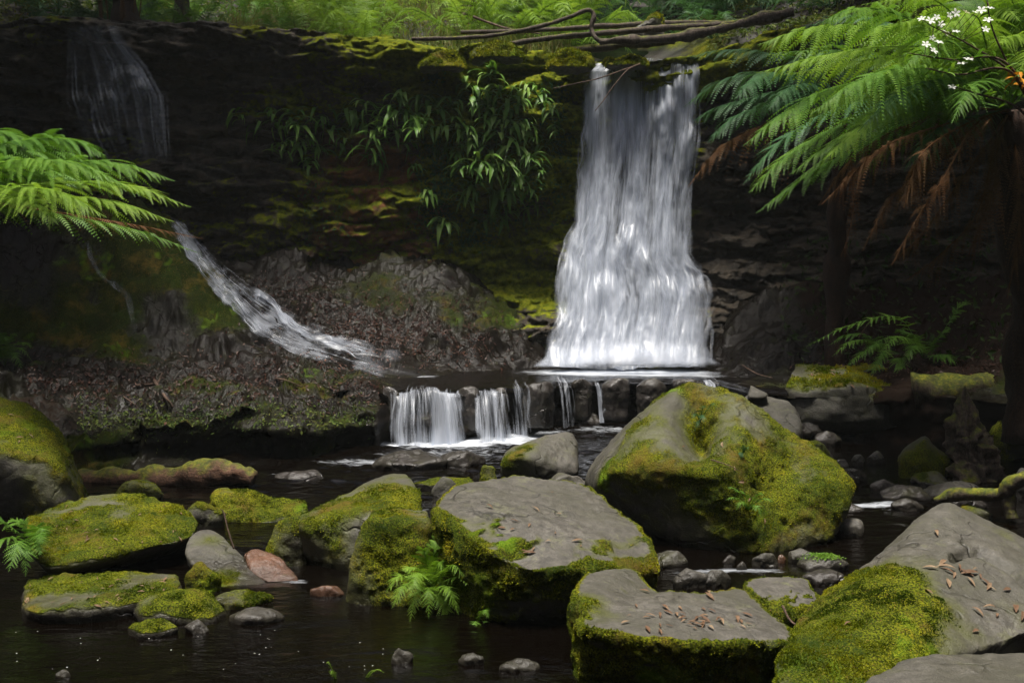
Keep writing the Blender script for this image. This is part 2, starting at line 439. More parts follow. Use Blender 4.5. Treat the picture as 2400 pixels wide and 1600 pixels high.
UPPER = [P(-300, 960, 9.0), P(150, 990, 9.7), P(400, 985, 9.9), P(700, 965, 10.3), P(880, 955, 10.8),
         P(200, 900, 11), P(500, 890, 11.2), P(750, 888, 11.6), P(860, 890, 11.8),
         P(0, 850, 12), P(150, 840, 12), P(400, 830, 12.3), P(600, 835, 12.5), P(800, 845, 12.8),
         P(-300, 700, 12.0), P(-200, 800, 10.5), P(0, 640, 12.8), P(150, 570, 13.2), P(300, 555, 13.3), P(390, 570, 13.3), P(480, 660, 13.2), P(570, 790, 12.8), P(250, 720, 12.9), P(430, 740, 12.85), P(120, 730, 12.7),
         P(430, 545, 14.1), P(520, 640, 13.8), P(600, 725, 13.5), P(680, 790, 13.2), P(820, 838, 12.9), P(960, 868, 12.8),
         P(700, 650, 14.2), P(900, 620, 14.4), P(1000, 640, 14.3), P(800, 740, 13.8), P(950, 760, 13.7), P(1100, 700, 14.2), P(1020, 825, 13.5), P(1200, 720, 14.3), P(1200, 805, 13.9), P(1150, 845, 13.6),
         G(1000, 12.2, .40), G(1150, 12.8, .36), G(1350, 12.8, .34), G(1500, 13.0, .34), G(1650, 12.9, .38), G(950, 11.5, .46), G(1150, 11.6, .46), G(1400, 12.4, .46), G(1600, 12.5, .46),
         G(1450, 14.2, .35), G(1350, 14.2, .38), G(1600, 14.0, .40),
         P(1720, 740, 14.0), P(1800, 790, 13.3), P(1740, 850, 12.9), P(1850, 860, 12.3), P(2000, 860, 12.0), P(2200, 860, 11.4), P(2450, 860, 10.6), P(1860, 760, 13.4), P(2100, 740, 12.7), P(2400, 720, 12.0), P(2000, 700, 13.2),
         G(500, 16, 1.5), G(1200, 16, 1.0), G(1900, 16, 1.5), G(-300, 15, 2.6), G(2600, 13, 2.0), G(2700, 10, 0.9)]
UFIT = tps_fit(UPPER)
LIPX = np.array([(px - CXP) / FPX * d for px, d in [(-900, 7.4), (-300, 8.6), (130, 9.5), (300, 9.7), (500, 9.85), (700, 10.2), (880, 10.65), (915, 11.0), (1240, 11.35), (1300, 12.0), (1500, 12.25), (1690, 12.1), (1760, 11.3), (1900, 11.0), (2150, 10.8), (2300, 10.2), (2700, 8.9), (3200, 8.0)]])
LIPD = np.array([7.4, 8.6, 9.5, 9.7, 9.85, 10.2, 10.65, 11.0, 11.35, 12.0, 12.25, 12.1, 11.3, 11.0, 10.8, 10.2, 8.9, 8.0])

def lip_of(x):
    x = np.asarray(x, float); o = np.zeros_like(x)
    return np.interp(x, LIPX, LIPD) + (0.12 + 0.16 * (x < -1.3)) * fbm(np.stack([x * 1.6, o, o], -1), 5, 31, 0.6)

def plates(x, y, sx, sy, seed, warp=0.35):
    q = np.stack([x / sx, y / sy, x * 0], -1)
    u = q[..., 0] + warp * fbm(q * 0.9, 3, seed); v = q[..., 1] + warp * fbm(q * 0.9 + 7.7, 3, seed + 1)
    iu, iv = np.floor(u), np.floor(v); b1 = np.full(x.shape, 9.0); b2 = np.full(x.shape, 9.0); val = np.zeros(x.shape); tx = np.zeros(x.shape)
    for a in (-1, 0, 1):
        for b in (-1, 0, 1):
            ci, cj = (iu + a + 5000).astype(np.int64), (iv + b + 5000).astype(np.int64); z = np.zeros_like(ci)
            h1, h2, h3 = _hash(ci, cj, z, seed), _hash(ci, cj, z + 1, seed), _hash(ci, cj, z + 2, seed)
            d = np.hypot(u - (iu + a + .5 + .45 * h1), v - (iv + b + .5 + .45 * h2))
            m = d < b1
            b2 = np.where(m, b1, np.minimum(b2, d)); val = np.where(m, h3, val); tx = np.where(m, h1 * (u - iu - a - .5) + h2 * (v - iv - b - .5), tx); b1 = np.where(m, d, b1)
    return val + 0.5 * tx, sstep(0.0, 0.12, b2 - b1)

def upper_h(x, y):
    q = np.stack([x, y, np.zeros_like(x)], -1)
    up = tps_eval(UFIT, x, np.maximum(y, 8.2))
    slope = np.maximum(sstep(0.46, 0.7, up), sstep(-1.25, -1.7, x) * (y < 12.6))
    n1 = fbm(q * 1.3, 4, 3); n2 = fbm(q * 5.0, 4, 9)
    up = up + slope * (n1 * 0.12 + n2 * 0.03 + fbm(q * 16, 3, 11) * 0.012) + (1 - slope) * n2 * 0.02
    h = 0.085                                     # thin shale beds: steps that follow the bedding
    p1, e1 = plates(x + .4 * y, y, .75, .34, 301); p2, e2 = plates(x + .3 * y, y, .26, .12, 303); p3, e3 = plates(x, y, .11, .06, 307)
    up = up + slope * (p1 * .085 + p2 * .026 + p3 * .006 - .02 * (1 - e1) - .010 * (1 - e2))
    for (h, fx, fy, sd, w) in ((0.15, 1.2, 2.0, 21, .7),):
        s = (up + .12 * x) / h + 1.9 * fbm(q * np.array([fx, fy, 1]), 4, sd)
        up = up + (np.floor(s) + sstep(0.62, 0.98, s - np.floor(s)) - s) * h * slope * w
    return np.maximum(up, -0.1) + banks(x, y)

def banks(x, y):
    side = np.maximum(np.abs(x + 0.3) - 5.6 - 0.05 * y, 0)
    rear = np.maximum(-1.0 - y, 0)
    return np.minimum(side * 0.95 + 0.05 * side ** 2, 9) + np.minimum(rear * 0.8, 7.5)

def bed_h(x, y):
    q = np.stack([x, y, np.zeros_like(x)], -1)
    bed = -0.30 + 0.05 * fbm(q * 3, 4, 41)
    right = sstep(3.1, 4.6, x - (y - 8) * 0.16) * sstep(3, 6, y)
    return bed + right * (0.33 + 0.12 * fbm(q * 1.3, 4, 3)) + banks(x, y)

def build_ground():
    xs = np.concatenate([np.linspace(-16, -7.6, 22), np.linspace(-7.5, 7.5, 470), np.linspace(7.6, 16, 22)])
    lip = lip_of(xs); nx = len(xs); rows = []
    for u in np.linspace(0, 1, 110):                       # stream bed up to the foot of the ledge
        y = -14 + (lip - 0.03 + 14) * (1 - (1 - u) ** 1.5)
        rows.append(np.stack([xs, y, bed_h(xs, y)], -1))
    zb = bed_h(xs, lip - 0.03); zt = upper_h(xs, lip + 0.06)
    for u in np.linspace(0.04, 0.96, 26):                  # the broken face of the ledge
        z = zb + (zt - zb) * u
        q = np.stack([xs, xs * 0, z], -1)
        s = z / 0.13 + 0.7 * fbm(q * np.array([0.9, 1, 0.5]), 3, 33)
        lay = noise3(np.stack([np.floor(s) * 2.3, xs * 1.1, xs * 0], -1), 35)
        outw = (0.15 * lay + 0.16 * fbm(q * np.array([2.2, 1, 3.0]), 4, 37) + 0.03 * fbm(q * 11, 3, 39) - 0.04) * math.sin(u * math.pi) ** 0.5
        rows.append(np.stack([xs, lip - 0.03 + 0.09 * u - outw, z], -1))
    for u in np.linspace(0, 1, 235):
        y = lip + 0.06 + (15.4 - lip - 0.06) * u ** 1.15
        rows.append(np.stack([xs, y, upper_h(xs, y)], -1))
    V = np.concatenate(rows); F = grid_faces(nx, len(rows))
    N = vnormals(V, F)
    q = V
    moss = 0.1 + 0.55 * fbm(q * np.array([1.0, 1.6, 1.6]), 4, 61) + 0.15 * sstep(0.5, 0.9, N[:, 2])
    xx, yy = V[:, 0], V[:, 1]
    # moss on the bank left of the side cascade and on the ledge; bare wet shale on the slope
    def spot(px, py, d, rx, ry, a):
        c = P(px, py, d); return a * np.exp(-((xx - c[0]) / rx) ** 2 - ((yy - c[1]) / ry) ** 2)
    moss += spot(60, 640, 12.9, 1.1, .7, .25) + spot(330, 590, 13.3, .8, .5, .3) + spot(400, 640, 13.2, .9, .8, .45) + spot(540, 740, 12.9, .45, .5, .6) + spot(190, 740, 12.75, .45, .25, .8) + spot(270, 800, 12.4, .3, .25, .7)
    moss += spot(200, 930, 10.6, .9, .5, .42) + spot(300, 975, 9.9, .8, .25, .5) + spot(650, 910, 11.0, .7, .3, .4) + spot(720, 955, 10.4, .5, .25, .5) + spot(1080, 720, 13.9, .8, .6, .45) + spot(900, 680, 14.1, .5, .4, .25)
    moss -= spot(620, 740, 13.5, .5, .6, .8) + spot(850, 790, 13.3, .9, .5, .45) + spot(350, 790, 12.5, .9, .3, .35) + spot(1300, 860, 12.8, 3.0, 1.2, .6) + spot(1700, 800, 13.3, .8, .7, .9)
    lipd = lip_of(xx)
    moss += 0.28 * np.exp(-((yy - lipd) / 0.3) ** 2) * (xx < -1.3)
    moss -= 0.5 * np.exp(-((yy - lipd - .1) / 0.4) ** 2) * (xx > -1.3) * (xx < 2.6)
    earth = sstep(3.2, 3.9, xx) * sstep(10.2, 11.0, yy) + sstep(-6.4, -7.4, xx) + sstep(2.0, 0.5, yy) + .55 * np.exp(-((yy - lipd - .9) / .6) ** 2) * (xx < -1.5) * (.6 + .6 * fbm(V * 2.0, 3, 67))  # right-bank term also puts shade into the colour; shelf term is leaf mould
    me = mesh_np('ground', V, F, True, {'moss': np.clip(moss, 0, 1), 'earth': np.clip(earth, 0, 1)})
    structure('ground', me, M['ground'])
    reg('ground', V, F)
build_ground()

# ------------------------------------------------------------------ cliff
CLX = np.array([-12, -8.5, -7.2, -6.2, -5.2, -4.0, -2.5, 0, 0.8, 1.0, 2.4, 2.6, 3.4, 4.6, 6.0, 7.5, 9.5, 13])
CLD = np.array([7.5, 11.0, 12.9, 13.9, 14.45, 14.75, 14.85, 14.75, 14.7, 14.75, 14.7, 14.55, 14.3, 13.5, 12.6, 11.8, 9.5, 6.5])
TPX = np.array([-2000, 0, 150, 400, 600, 900, 960, 985, 1080, 1110, 1220, 1290, 1360, 1372, 1640, 1655, 1800, 2000, 2400, 4000])
TPY = np.array([60, 60, 66, 78, 84, 96, 104, 120, 128, 112, 112, 122, 140, 158, 152, 130, 90, 60, 20, 0])

def cliff_front(x):
    return np.interp(x, CLX, CLD)

def build_cliff():
    xs = np.concatenate([np.linspace(-12, -7.1, 60), np.linspace(-7, 7, 620), np.linspace(7.1, 13, 60)]); us = np.linspace(0, 1, 280)
    X, U = np.meshgrid(xs, us)
    D0 = cliff_front(X)
    pxs = CXP + X / D0 * FPX
    top = CAMZ + (640 - np.interp(pxs, TPX, TPY)) / FPX * D0
    top = top + 0.03 * fbm(np.stack([X * 3, X * 0, X * 0], -1), 4, 71)
    zb = 0.2
    kk = 0.86                                     # share of the rows on the face; the rest run back over the top
    uf = np.clip(U / kk, 0, 1); ub = np.clip((U - kk) / (1 - kk), 0, 1)
    Z = zb + (top - zb) * uf
    q = np.stack([X, np.zeros_like(X), Z], -1)
    out = 0.20 * fbm(q * np.array([0.7, 1, 0.9]), 4, 81) + 0.07 * fbm(q * np.array([2.5, 1, 6.0]), 4, 83)
    s = Z / 0.42 + 0.8 * fbm(q * np.array([0.5, 1, 0.4]), 3, 87)
    fr = s - np.floor(s); lay = noise3(np.stack([np.floor(s) * 3.7, X * 0.45, np.zeros_like(X)], -1), 5)
    out = out + 0.16 * lay - 0.05 * sstep(0.8, 1.0, fr)
    hh = (top - Z)
    out = out + (0.22 + 0.22 * fbm(q * np.array([1.6, 1, 5.0]), 4, 89)) * sstep(0.85, 0.35, hh + 0.25 * fbm(q * np.array([1.3, 1, 0]), 3, 90)) * sstep(-0.2, -1.2, X) * sstep(-6.5, -5.0, X)      # overhanging cap ledge
    out = out + 0.10 * sstep(0.6, 0.25, hh)
    c1, g1 = plates(X, Z, .62, .17, 311, .25); c2, g2 = plates(X, Z, .22, .07, 313, .25)
    out = out + .075 * c1 + .035 * c2 - .03 * (1 - g1)
    out = out + 0.55 * sstep(1.5, 0.0, Z - 0.6) * sstep(4.5, 2, np.abs(X - 1.5))
    out = out - 0.35 * sstep(2.6, 1.0, hh) * 0 
    # the channel the main fall pours through
    Y = D0 - out
    rnd = 0.10 * (1 - np.cos(np.clip((uf - 0.97) / 0.03, 0, 1) * math.pi / 2))
    Y = Y + rnd + ub * 1.6
    Z = Z + ub * 0.05
    V = np.stack([X.ravel(), Y.ravel(), Z.ravel()], -1); F = grid_faces(len(xs), len(us))
    V = V + (fbm(V * 6, 5, 91, 0.6) * 0.035)[:, None] * np.array([0, 1, 0.6])
    hh = np.where(ub > 0, 0, hh).ravel(); x = V[:, 0]; px = CXP + x / V[:, 1] * FPX
    n = fbm(V * 1.2, 4, 95)
    N = vnormals(V, F)
    moss = 0.34 + 0.42 * n + 0.18 * np.exp(-((x + 0.3) / 1.2) ** 2) + 0.55 * sstep(1.0, 0.1, hh) * sstep(-2.6, -1.0, x) + 0.35 * sstep(2.8, 0.4, hh) * sstep(-1.9, -0.6, x) * sstep(1.2, 0.4, x)
    moss += 0.25 * sstep(3.6, 2.2, hh) * np.exp(-((x + 0.2) / 1.3) ** 2)
    moss += 0.3 * sstep(0.5, 0.9, N[:, 2])
    moss -= 0.8 * sstep(2.2, 2.9, x) * sstep(0.2, 0.6, hh)
    moss -= 0.2 * sstep(-2.6, -4.0, x)
    rust = np.exp(-((x + 1.7) / 0.9) ** 2) * sstep(0.8, 1.8, hh) * 0.95 + 0.25 * np.exp(-((x + 2.8) / .8) ** 2)
    me = mesh_np('cliff', V, F, True, {'moss': np.clip(moss, 0, 1), 'rust': np.clip(rust, 0, 1)})
    structure('cliff', me, M['cliff'])
    reg('cliff', V, F)
build_cliff()

# hillside above the cliff
def hill_h(x, y):
    f = cliff_front(x)
    q = np.stack([x, y, np.zeros_like(x)], -1)
    d = np.maximum(y - f - 0.3, 0)
    ch = np.exp(-((x - 1.75) / 0.85) ** 2)
    t = 4.62 + 0.06 * x * (x > 0) - 0.36 * ch * sstep(3.5, 0.5, d)
    return t + 0.32 * d + 0.018 * d * d + 0.16 * fbm(q * 0.8, 4, 101) * sstep(0, 1.5, d) - 0.22 * sstep(0.6, 0.0, d)
def build_hill():
    us = np.linspace(0, 1, 130); xs = np.linspace(-22, 22, 260)
    X, U = np.meshgrid(xs, us)
    Y = cliff_front(X) + 0.25 + (U ** 1.4) * 22
    Z = hill_h(X.ravel(), Y.ravel())
    V = np.stack([X.ravel(), Y.ravel(), Z], -1); F = grid_faces(len(xs), len(us))
    me = mesh_np('hillside', V, F, True, {'moss': np.clip(0.35 + 0.5 * fbm(V * 1.1, 4, 105), 0, 1)})
    structure('hillside', me, M['earth'])
    reg('hillside', V, F)
build_hill()

# ------------------------------------------------------------------ rocks
_ico = {}
def ico(level):
    if level not in _ico:
        bm = bmesh.new(); bmesh.ops.create_icosphere(bm, subdivisions=level, radius=1.0)
        _ico[level] = (np.array([v.co[:] for v in bm.verts]), np.array([[v.index for v in f.verts] for f in bm.faces])); bm.free()
    return _ico[level]

def hull_planes(pts):
    bm = bmesh.new()
    for p in pts: bm.verts.new(p)
    bmesh.ops.convex_hull(bm, input=list(bm.verts))
    bm.normal_update()
    c = np.mean(pts, 0); pl = []
    for f in bm.faces:
        if f.calc_area() < 1e-7: continue
        n = np.array(f.normal[:]); d = float(n @ np.array(f.calc_center_median()[:]))
        if n @ c > d: n, d = -n, -d
        ar = f.calc_area()
        for k, (m, e, w) in enumerate(pl):
            if (m @ n) > 0.996:
                q = m * w + n * ar; q = q / np.linalg.norm(q)
                pl[k] = (q, (e * w + d * ar) / (w + ar), w + ar)
                break
        else: pl.append((n, d, ar))
    bm.free()
    return np.array([p[0] for p in pl]), np.array([p[1] for p in pl])

def make_rock(name, label, hulls, level=6, k=13, amp=0.05, mode='all', moss=0.5, mat='rock_grey', dents=(), seed=0, tuft=0, cat='boulder', grow=1.03, group=None, bare=(), extra=(), fine=0.012, strata=0.0, tl=0.0075, cracks=()):
    """rounded block through the given corner points; mode says where moss grows"""
    D, F = ico(level)
    if not isinstance(hulls[0], list): hulls = [hulls]
    c = np.mean(np.array(hulls[0], float), 0)
    R = None
    for h in hulls:
        N, d = hull_planes(np.array(h, float))
        dist = np.maximum(d - N @ c, 0.02)
        inv = np.clip(D @ N.T, 0, None) / dist
        r = (np.power(inv, k).sum(1) + 1e-12) ** (-1.0 / k) * grow
        R = r if R is None else np.maximum(R, r)
    V = c + D * R[:, None]
    size = float(np.mean(R))
    nn = vnormals(V, F)
    V = V + nn * (fbm(V * (0.9 / size) + seed * 3.1, 5, seed) * amp * size * 2)[:, None]
    rd = 1 - np.abs(noise3(V * (2.2 / size) + seed, seed + 5))
    V = V - nn * (np.clip(rd - 0.86, 0, 1) * amp * size * 1.0)[:, None]
    if dents:
        yy_ = _ca * V[:, 1] - _sa * (V[:, 2] - CAMZ); zz_ = _sa * V[:, 1] + _ca * (V[:, 2] - CAMZ)
        sx, sy = CXP + V[:, 0] / yy_ * FPX, CYP - zz_ / yy_ * FPX
        face = sstep(-0.1, 0.2, (nn * unit(np.array([0, 0, CAMZ]) - V)).sum(1))
        for (px, py, dd, rad, dep) in dents:
            w = np.exp(-((sx - px) ** 2 + (sy - py) ** 2) / (rad * FPX / dd) ** 2)
            V = V - nn * (w * dep * face)[:, None]
    if cracks:
        yy_ = _ca * V[:, 1] - _sa * (V[:, 2] - CAMZ); zz_ = _sa * V[:, 1] + _ca * (V[:, 2] - CAMZ)
        sx, sy = CXP + V[:, 0] / yy_ * FPX, CYP - zz_ / yy_ * FPX
        face = sstep(0.0, 0.25, (nn * unit(np.array([0, 0, CAMZ]) - V)).sum(1))
        for (line, wpx, dep) in cracks:
            best = np.full(len(V), 1e9)
            for (x0, y0), (x1, y1) in zip(line[:-1], line[1:]):
                ux, uy = x1 - x0, y1 - y0; tt = np.clip(((sx - x0) * ux + (sy - y0) * uy) / (ux * ux + uy * uy), 0, 1)
                best = np.minimum(best, np.hypot(sx - x0 - tt * ux, sy - y0 - tt * uy))
            V = V - nn * (np.exp(-(best / wpx) ** 2) * dep * face)[:, None]
    if strata > 0:
        sz = V[:, 2] / 0.07 + 0.8 * fbm(V * 1.5, 2, seed + 3)
        V = V + nn * (strata * noise3(np.stack([np.floor(sz) * 1.7, V[:, 0] * 1.2, V[:, 1] * 1.2], -1), seed))[:, None]
    nn = vnormals(V, F); nz = nn[:, 2]
    n1 = fbm(V * 2.6 + seed, 4, seed + 9); n2 = fbm(V * 9 + seed, 3, seed + 19)
    low = sstep(-0.8, -0.2, nz)
    if mode == 'edge': m = moss + (1 - sstep(0.86, 0.95, nz + 0.04 * n1)) * 1.0 - 0.72 + 0.30 * n1
    elif mode == 'top': m = moss + 0.75 * sstep(0.15, 0.75, nz) - 0.52 + 0.55 * n1
    elif mode == 'none': m = moss - 0.5 + 0.35 * n1
    else: m = moss + 0.45 * n1
    m = m * low
    for (px, py, dd, rad, a) in list(bare) + list(extra):
        p = np.array(P(px, py, dd)); m = m + a * np.exp(-(((V - p) ** 2).sum(1)) / rad ** 2)
    m = np.clip(m + 0.10 * n2, 0, 1)
    mm = sstep(0.4, 0.65, m)
    V = V + nn * (mm * (0.007 + 0.011 * np.clip(n2, -0.5, 1)) * min(size * 2.0, 1.2) + fbm(V * 26, 3, seed) * fine * 0.5 * (0.5 + mm))[:, None]
    base = np.array([c[0], c[1], V[:, 2].min()])
    me = mesh_np(name, V - base, F, True, {'moss': m})
    o = link(name, me, M[mat], loc=base)
    tag(o, label, cat, group)
    key = label
    reg(key, V, F)
    if tuft:
        moss_tufts(o, V, F, m, tuft, seed, tl, base)
    return key

def moss_tufts(parent, V, F, m, count, seed, L, base):
    r = np.random.default_rng(seed + 500)
    a, b, c = V[F[:, 0]], V[F[:, 1]], V[F[:, 2]]
    n = np.cross(b - a, c - a); area = np.linalg.norm(n, axis=1); nrm = unit(n)
    view = unit(np.array([0, 0, CAMZ]) - a)
    w = area * sstep(0.38, 0.7, m[F].mean(1)) * (nrm[:, 2] > -0.35) * (V[F].mean(1)[:, 2] > 0.01)
    if w.sum() <= 0: return
    idx = r.choice(len(F), count, p=w / w.sum())
    u = r.random((count, 2)); s = u.sum(1) > 1; u[s] = 1 - u[s]
    p = a[idx] + (b[idx] - a[idx]) * u[:, :1] + (c[idx] - a[idx]) * u[:, 1:]
    clump = 0.6 + 0.7 * (fbm(p * 12, 3, seed + 4) + 0.4)
    d = unit(nrm[idx] * 0.9 + r.normal(0, 0.55, (count, 3)) + np.array([0, 0, 0.25]))
    ln = (L * (0.5 + r.random(count)) * np.clip(clump, 0.35, 1.6))[:, None]
    t = unit(np.cross(d, r.normal(0, 1, (count, 3)))) * ln * 0.42
    p0 = p - nrm[idx] * 0.003
    Vt = np.stack([p0 - t, p0 + t, p0 + d * ln], 1).reshape(-1, 3)
    Ft = np.arange(count * 3).reshape(-1, 3)
    var = np.repeat(np.clip(0.42 + 0.55 * fbm(p * 3.0, 4, seed + 8) + r.normal(0, 0.17, count), 0, 1), 3)
    me = mesh_np('moss', Vt - base, Ft, False, {'var': var})
    o = link('moss', me, M['moss_tuft'], parent)
    o['kind'] = 'stuff'

def boxy(px0, px1, py0, py1, seed, depth=0.8, z0=0.0, sink=0.12, top=0.75, skew=0.0):
    """irregular block that fills a pixel box and stands at the height z0"""
    r = random.Random(seed)
    d = (CAMZ - z0) * FPX / (py1 - 640.0)
    w = (px1 - px0) / FPX * d
    dc = d + w * depth * 0.5
    h = (CAMZ - (py0 - 640) * dc / FPX) - z0
    cx = ((px0 + px1) / 2 - CXP) / FPX * dc
    pts = []; m = 6 + seed % 2
    for i in range(m):
        a = i / m * 2 * math.pi + r.uniform(-.35, .35)
        ra = r.uniform(.88, 1.08)
        pts.append((cx + math.cos(a) * w / 2 * ra * 1.04, dc + math.sin(a) * w / 2 * depth * ra, z0 + h * r.uniform(.1, .6)))
        pts.append((cx + math.cos(a) * w / 2 * ra * .9, dc + math.sin(a) * w / 2 * depth * ra * .9, z0 - sink))
    for i in range(4):
        a = i / 4 * 2 * math.pi + r.uniform(-.6, .6); ra = r.uniform(.25, top)
        pts.append((cx + math.cos(a) * w / 2 * ra + skew * w, dc + math.sin(a) * w / 2 * depth * ra, z0 + h * r.uniform(.72, 1.02)))
    return pts

# the big mossy boulder beside the pool
make_rock('boulder', 'largest boulder, yellow-green moss all over, below the main waterfall', [
    P(1612, 890, 7.5), P(1680, 900, 7.45), P(1992, 1122, 7.05), P(1995, 1195, 6.85), P(1415, 1105, 6.75), P(1475, 1265, 6.75), P(1800, 1318, 6.5), P(1955, 1278, 6.75), P(1700, 1090, 6.55),
    P(1350, 1128, 7.5), P(1445, 998, 7.75), P(1372, 1190, 7.1), P(1560, 930, 8.2), P(1800, 1000, 8.0), P(1960, 1140, 7.7), G(1400, 7.9), G(1800, 8.2), G(1950, 7.6), G(1490, 6.95), G(1800, 6.65), G(1930, 6.85)],
    level=7, k=34, amp=0.032, mode='all', moss=0.66, seed=1, tuft=60000, grow=1.0,
    dents=[(1645, 965, 7.15, .15, .30), (1640, 1030, 6.85, .14, .10), (1835, 1095, 6.95, .20, .20), (1480, 1290, 6.6, .3, .12), (1850, 1190, 6.7, .2, .06)],
    bare=[(1400, 1080, 7.4, .28, -.9), (1480, 980, 7.6, .25, -.7), (1560, 960, 7.3, .15, -.5), (1520, 1240, 6.6, .3, -.5), (1385, 1180, 7.2, .25, -.6)])
# the flat-topped block
make_rock('boulder', 'flat-topped grey block with a thick moss fringe along its front edge', [
    P(1025, 1165, 5.85), P(1110, 1132, 6.2), P(1240, 1120, 6.35), P(1350, 1130, 6.3), P(1445, 1205, 5.95), P(1540, 1300, 5.5), P(1545, 1345, 5.35), P(1400, 1325, 5.2), P(1240, 1335, 5.05), P(1150, 1290, 5.15), P(1060, 1225, 5.4), P(1005, 1200, 5.65),
    G(1070, 5.45), G(1330, 5.35), G(1480, 5.55), G(1010, 5.8), G(1100, 6.4), G(1400, 6.4), G(1520, 5.7)],
    level=7, k=22, amp=0.028, mode='edge', moss=0.62, seed=2, tuft=45000, grow=1.035,
    bare=[(1360, 1200, 5.85, .33, -.8), (1250, 1240, 5.5, .2, -.6), (1150, 1180, 5.9, .18, -.5), (1450, 1270, 5.6, .15, -.5), (1300, 1450, 5.1, .4, -.35)], extra=[(1120, 1230, 5.45, .2, .55), (1100, 1180, 5.8, .1, .3), (1450, 1315, 5.3, .2, .3)],
    dents=[(1210, 1305, 5.15, .06, .03)])
make_rock('boulder', 'upright green block leaning against the flat-topped grey block, moss on its left corner', [
    P(855, 1215, 5.6), P(880, 1193, 6.0), P(1005, 1192, 6.05), P(1010, 1225, 5.6), P(803, 1415, 5.58), P(830, 1462, 5.52), P(1000, 1470, 5.5), G(815, 5.6), G(1000, 5.6), G(840, 6.1), G(1010, 6.1)],
    level=6, k=18, amp=0.035, mode='all', moss=0.62, seed=3, tuft=16000, mat='rock_dark')
make_rock('boulder', 'sloping slab with mossy top and black shaded front, left of the upright green block', [
    P(700, 1230, 6.3), P(712, 1205, 6.6), P(850, 1128, 6.95), P(900, 1102, 7.2), P(965, 1100, 7.2), P(985, 1185, 6.55), P(870, 1205, 6.25), P(715, 1330, 6.4), P(850, 1375, 6.15), P(985, 1260, 6.3), G(720, 6.5), G(850, 6.2), G(980, 6.4), G(900, 7.3), G(730, 7.0)],
    level=6, k=18, amp=0.03, mode='all', moss=0.62, seed=4, tuft=18000, mat='rock_dark', bare=[(875, 1115, 7.05, .07, -.9), (935, 1100, 7.2, .09, -.6)], extra=[(780, 1180, 6.7, .3, .35)])
make_rock('boulder', 'rounded brown-topped boulder beside the big boulder at the foot of the small cascade', [
    P(1165, 1075, 8.8), P(1200, 1042, 9.0), P(1290, 1010, 9.2), P(1340, 1013, 9.2), P(1362, 1055, 9.05), P(1355, 1110, 8.85), P(1270, 1130, 8.75), P(1172, 1122, 8.85), P(1235, 1065, 8.7), G(1180, 9.0), G(1340, 9.0), P(1330, 1030, 9.7), P(1200, 1060, 9.5), G(1260, 9.7)],
    level=6, k=13, amp=0.03, mode='none', moss=0.5, seed=5, tuft=5000, extra=[(1190, 1070, 8.8, .14, .6), (1250, 1050, 8.9, .1, .4)])
make_rock('boulder', 'tall boulder with pale yellow-green sloping top under the left tree fern', [
    P(-120, 930, 8.3), P(60, 938, 8.5), P(105, 985, 8.3), P(150, 1030, 8.35), P(214, 1168, 8.25), P(192, 1170, 7.85), P(150, 1075, 7.7), P(-50, 1060, 7.4), P(-100, 1170, 7.45), P(150, 1185, 7.6), G(-100, 7.6), G(150, 7.7), G(200, 8.1), G(-100, 8.8), G(100, 8.8)],
    level=6, k=20, amp=0.025, mode='top', moss=0.7, seed=6, tuft=14000)
make_rock('boulder', 'broad domed boulder with bright lime moss patch, above the low leaf-strewn slab', [
    P(56, 1220, 6.5), P(130, 1180, 6.75), P(230, 1158, 6.9), P(330, 1154, 6.9), P(425, 1188, 6.8), P(472, 1242, 6.5), P(440, 1268, 6.3), P(300, 1295, 6.05), P(150, 1335, 5.85), P(82, 1318, 5.9), P(110, 1350, 6.0), P(300, 1325, 6.3), P(440, 1290, 6.5), G(120, 6.2, -.05), G(330, 6.6, -.05), G(150, 7.0, -.05), G(420, 7.0, -.05)],
    level=7, k=15, amp=0.03, mode='top', moss=0.72, seed=7, tuft=32000, bare=[(215, 1185, 7.2, .18, -.55), (200, 1260, 6.7, .12, -.4)])
make_rock('boulder', 'low flat slab scattered with small leaves at the edge of the dark pool', [
    P(42, 1400, 5.5), P(62, 1352, 5.8), P(200, 1342, 5.9), P(405, 1340, 5.9), P(420, 1382, 5.6), P(290, 1418, 5.3), P(95, 1438, 5.2), P(48, 1425, 5.3), G(50, 5.35), G(280, 5.35), G(410, 5.6), G(70, 5.95), G(400, 5.95)],
    level=6, k=20, amp=0.03, mode='top', moss=0.55, seed=8, tuft=12000, strata=0.01)
make_rock('boulder', 'long grey arched rock sloping down to the water beside the reddish stone', [
    P(436, 1268, 6.35), P(470, 1238, 6.5), P(510, 1242, 6.5), P(565, 1305, 6.25), P(632, 1372, 5.95), P(628, 1392, 5.85), P(545, 1395, 5.8), P(470, 1345, 6.0), P(432, 1300, 6.2), G(450, 6.2), G(600, 5.95), G(550, 5.85), G(620, 6.3), G(480, 6.7)],
    level=6, k=15, amp=0.03, mode='none', moss=0.42, seed=9, tuft=4000, extra=[(490, 1265, 6.35, .09, .5), (510, 1360, 5.95, .15, .6)])
make_rock('boulder', 'reddish-brown wet stone with pale sheen between the grey arched rock and the sloping slab', [
    P(572, 1295, 6.2), P(600, 1285, 6.3), P(660, 1305, 6.2), P(698, 1345, 6.05), P(700, 1368, 5.95), P(640, 1370, 5.95), P(590, 1340, 6.05), G(590, 6.1), G(690, 6.05), G(600, 6.4), G(690, 6.4)],
    level=6, k=16, amp=0.03, mode='none', moss=0.0, seed=10, mat='rock_red')
